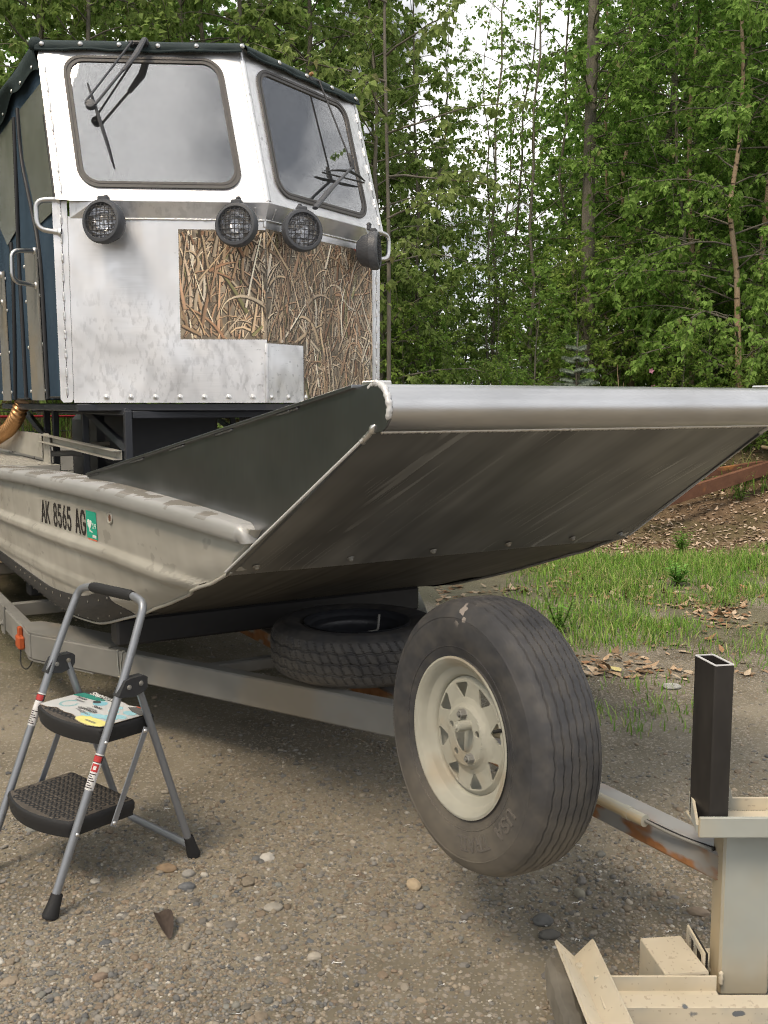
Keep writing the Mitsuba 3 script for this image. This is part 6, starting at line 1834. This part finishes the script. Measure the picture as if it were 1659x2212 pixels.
# undergrowth along the bank
for i in range(64):
    x = -5.0 + 13.5 * (i * 0.381966 % 1)
    y = 13.7 + 7 * (i / 64) ** 1.3
    plant('alder0' if g.random() < 0.6 else 'alder1', x, y, g.uniform(0.55, 1.0), g.uniform(0, 360), LB['alder_shrub'])
for i in range(34):
    x = -3.5 + 10.5 * ((i * 0.381966 + 0.1) % 1)
    if 2.05 < x < 3.75:
        continue
    plant('alder1' if i % 2 else 'alder0', x, 12.6 + 1.2 * ((i * 0.618) % 1), g.uniform(0.42, 0.72), g.uniform(0, 360), LB['alder_shrub'])
for x, y, s, p in ((5.1, 12.6, 0.55, 'alder1'), (6.2, 12.9, 0.7, 'alder0'), (4.1, 13.6, 0.5, 'alder0'), (0.6, 13.3, 0.55, 'alder1'), (1.6, 13.6, 0.5, 'alder0')):
    plant(p, x, y, s, g.uniform(0, 360), LB['alder_shrub'])

# a near cottonwood bough reaching in over the cabin from the right of it
k = thing('cottonwood_bough_tree', 'cottonwood with big drooping leaves reaching out beside the cabin roof', 'tree')
tr = np.array([(0.06, 12.2, 0.5), (0.06, 12.2, 3.5), (0.0, 12.2, 6.0), (0.05, 12.2, 9.0)])
put('trunk', tube(fillet(tr, 0.6), np.linspace(0.028, 0.014, len(fillet(tr, 0.6))), 10), 'mat_bark', None, True, parent=k)
t = Tree(551)
for h, dx, dy, up, L in ((4.7, 1, -0.5, 0.35, 1.6), (4.2, 1, -0.35, 0.05, 1.5), (5.3, -1, -0.5, 0.2, 1.6), (3.7, 0.9, -0.6, 0.2, 1.0), (5.6, 0.5, -0.8, 0.4, 1.3), (6.2, -0.7, -0.6, 0.3, 1.8), (6.4, 0.9, -0.2, 0.4, 1.2), (3.2, 0.6, -0.9, 0.1, 0.9), (4.9, -0.3, -1, 0.2, 1.3), (6.9, -1, -0.3, 0.2, 2.2), (7.2, 0.3, -1, 0.2, 1.5), (2.9, -0.4, -0.9, 0.2, 0.9)):
    t.limb((0.03, 12.2, h), (dx, dy, up), L, 0.016, 0.35, 9, 0.42, 10, 0.115, 1.1)
cm, cc = t.crown(((0.22, 0.30, 0.09), (0.34, 0.42, 0.16)), 0.22)
put('branches', cat_(t.wood), 'mat_bark', None, True, parent=k)
put('crown', cm, 'mat_leaf', None, False, color=cc, parent=k)

# low birch sprays in front of the right hand wall
k = thing('birch_tree', 'low bright green birch bough in front of the dark right hand birches', 'birch tree', 'birches of the wood')
put('trunk', tube(np.array([(6.9, 12.6, 0.6), (6.85, 12.6, 3.0), (6.9, 12.5, 6.0), (6.9, 12.5, 9.0)]), [0.08, 0.07, 0.05, 0.02], 10), 'mat_birch', None, True, parent=k)
t = Tree(771)
for i in range(34):
    h = 2.0 + 6.6 * (i + t.g.random()) / 34
    a = t.g.uniform(2.2, 4.6)
    t.limb((6.88, 12.55, h), (math.cos(a), math.sin(a) * 0.7, 0.35), t.g.uniform(1.0, 2.4), 0.0075, 0.8, 14, 0.5, 18, 0.085, 1.2)
cm, cc = t.crown(((0.22, 0.35, 0.08), (0.34, 0.49, 0.14)), 0.2)
put('branches', cat_(t.wood), 'mat_bark', None, True, parent=k)
put('crown', cm, 'mat_leaf', None, False, color=cc, parent=k)

ORD = 'first second third fourth fifth sixth seventh eighth ninth tenth eleventh twelfth thirteenth fourteenth fifteenth sixteenth seventeenth eighteenth nineteenth twentieth twenty-first twenty-second twenty-third twenty-fourth twenty-fifth twenty-sixth twenty-seventh twenty-eighth twenty-ninth thirtieth thirty-first thirty-second thirty-third thirty-fourth thirty-fifth thirty-sixth thirty-seventh thirty-eighth thirty-ninth fortieth'.split() + [f'forty-{q}' for q in 'first second third fourth fifth sixth seventh eighth ninth'.split()] + [f'fifty-{q}' for q in 'first second third fourth fifth sixth seventh eighth ninth'.split()]
bins = {}
for k_, x_, y_ in PLANTED:
    kind = labels[k_]['category']
    if abs(x_) > 0.41 * y_ + 0.3:
        continue
    row = 'front' if y_ < 15.3 else 'second' if y_ < 17.7 else 'third' if y_ < 21 else 'rear'
    bins.setdefault((kind, row), []).append((x_ / y_, k_))
DESC = {'birch tree': 'leafy birch', 'tree': 'broad leaved cottonwood', 'sapling': 'thin pale sapling', 'shrub': 'low leafy shrub'}
for (kind, row), lst in bins.items():
    for i, (_, k_) in enumerate(sorted(lst)):
        if labels[k_]['label'].startswith(('tan trunked',)) or i >= len(ORD):
            continue
        labels[k_]['label'] = f'{DESC[kind]} of the {row} row, {ORD[i]} of its kind from the left'

# ---- young blue spruce on the bank
k = thing('spruce_tree', 'small blue green spruce on the bank behind the middle of the bow tube', 'spruce')
bx0, by0 = 2.52, 13.0
bz0 = float(h_np(bx0, by0)) - 0.05
g = np.random.default_rng(9)
put('trunk', tube([(bx0, by0, bz0), (bx0 + 0.01, by0, bz0 + 1.75)], [0.028, 0.006], 8), 'mat_bark', None, True, parent=k)
needles, nc, bw_ = [], [], []
def needle_tuft(q0, q1, n):
    d = unit(q1 - q0); L = np.linalg.norm(q1 - q0)
    t_ = g.uniform(0, 1, n)
    a = g.normal(0, 1, (n, 3)); a -= (a @ d)[:, None] * d; a /= np.linalg.norm(a, axis=1, keepdims=True)
    e = a * 0.85 + d * 0.55
    b = q0 + d * (L * t_)[:, None]
    l = 0.032 * g.uniform(0.7, 1.2, n)
    s = np.cross(e, d); s /= np.linalg.norm(s, axis=1, keepdims=True) + 1e-9
    V = np.stack([b - s * 0.0034, b + s * 0.0034, b + e * l[:, None]], 1)
    needles.append(V.reshape(-1, 3)); nc.append(np.repeat(np.array((0.30, 0.36, 0.29)) * g.uniform(0.7, 1.3, (n, 1)), 3, 0))
for j in range(10):
    z = 0.12 + 1.5 * (j / 9.5) ** 0.95
    R_ = 0.56 * (1 - z / 1.85) + 0.05
    m = 9 if j < 7 else 6
    for i in range(m):
        a = 6.28 * i / m + j * 0.7 + g.normal(0, 0.12)
        p0 = np.array([bx0, by0, bz0 + z + g.normal(0, 0.015)])
        RR = R_ * g.uniform(0.8, 1.1)
        p1 = p0 + np.array([math.cos(a) * RR, math.sin(a) * RR, 0.05 * RR / 0.5 + 0.02])
        bw_.append(tube([p0, p1], [0.006, 0.0025], 4))
        needle_tuft(p0 + (p1 - p0) * 0.2, p1, int(420 * RR / 0.5) + 60)
        for q in np.arange(0.3, 0.95, 0.17):
            for sg in (-1, 1):
                o = p0 + (p1 - p0) * q
                dd = unit(np.array([math.cos(a + sg * 0.85), math.sin(a + sg * 0.85), 0.12]))
                e = o + dd * RR * 0.36 * (1.1 - q)
                bw_.append(tube([o, e], [0.003, 0.0015], 3))
                needle_tuft(o, e + dd * 0.01, 110)
needle_tuft(np.array([bx0, by0, bz0 + 1.5]), np.array([bx0, by0, bz0 + 1.78]), 160)
V = np.vstack(needles)
put('branches', cat_(bw_), 'mat_bark', None, True, parent=k)
put('needles', trimesh.Trimesh(V, np.arange(len(V)).reshape(-1, 3), process=False), 'mat_grass', None, False, color=np.vstack(nc), parent=k)

# ---- wild rose
k = thing('wild_rose', 'wild rose with two pink flowers on the bank right of the spruce', 'rose bush')
g2 = np.random.default_rng(44)
st, lf, lc = weed_mesh(g2, 0.85, 8, 0.085, (0.11, 0.20, 0.05))
fr = np.eye(4); fr[:3, 3] = [3.38, 12.9, float(h_np(3.38, 12.9))]
put('stem', st, 'mat_grass', fr, True, color=np.tile((0.12, 0.12, 0.05), (len(st.vertices), 1)), parent=k)
put('leaves', lf, 'mat_grass', fr, False, color=lc, parent=k)
pet, pf = leaf_shape(0.12, -0.1)
for fx, fy, fz in ((3.43, 12.72, 1.90), (3.47, 12.74, 1.69)):
    vs = []
    for i in range(5):
        a = i * 6.283 / 5
        d = np.array([math.cos(a), -0.25, math.sin(a)]); d = unit(d); x = unit(np.cross(d, [0, -1, 0.2])); z = np.cross(x, d)
        vs.append((pet * [0.045, 0.042, 0.03]) @ np.stack([x, d, z]) + [fx, fy, fz])
    put('flower', trimesh.Trimesh(np.vstack(vs), np.vstack([pf + i * len(pet) for i in range(5)]), process=False), 'mat_grass', None, False, color=np.tile((0.62, 0.30, 0.42), (5 * len(pet), 1)), parent=k)
put('dry_stalk', [tube([(3.02, 12.75, float(h_np(3.02, 12.75))), (3.04, 12.75, 1.5), (3.0, 12.75, 1.98)], [0.008, 0.007, 0.003], 5), tube([(3.04, 12.75, float(h_np(3.02, 12.75))), (3.06, 12.75, 1.5), (3.09, 12.76, 1.75)], [0.007, 0.005, 0.003], 5)], 'mat_birch', None, True, label='dry pale stalks on the bank between the spruce and the rose', cat='dead stalk')
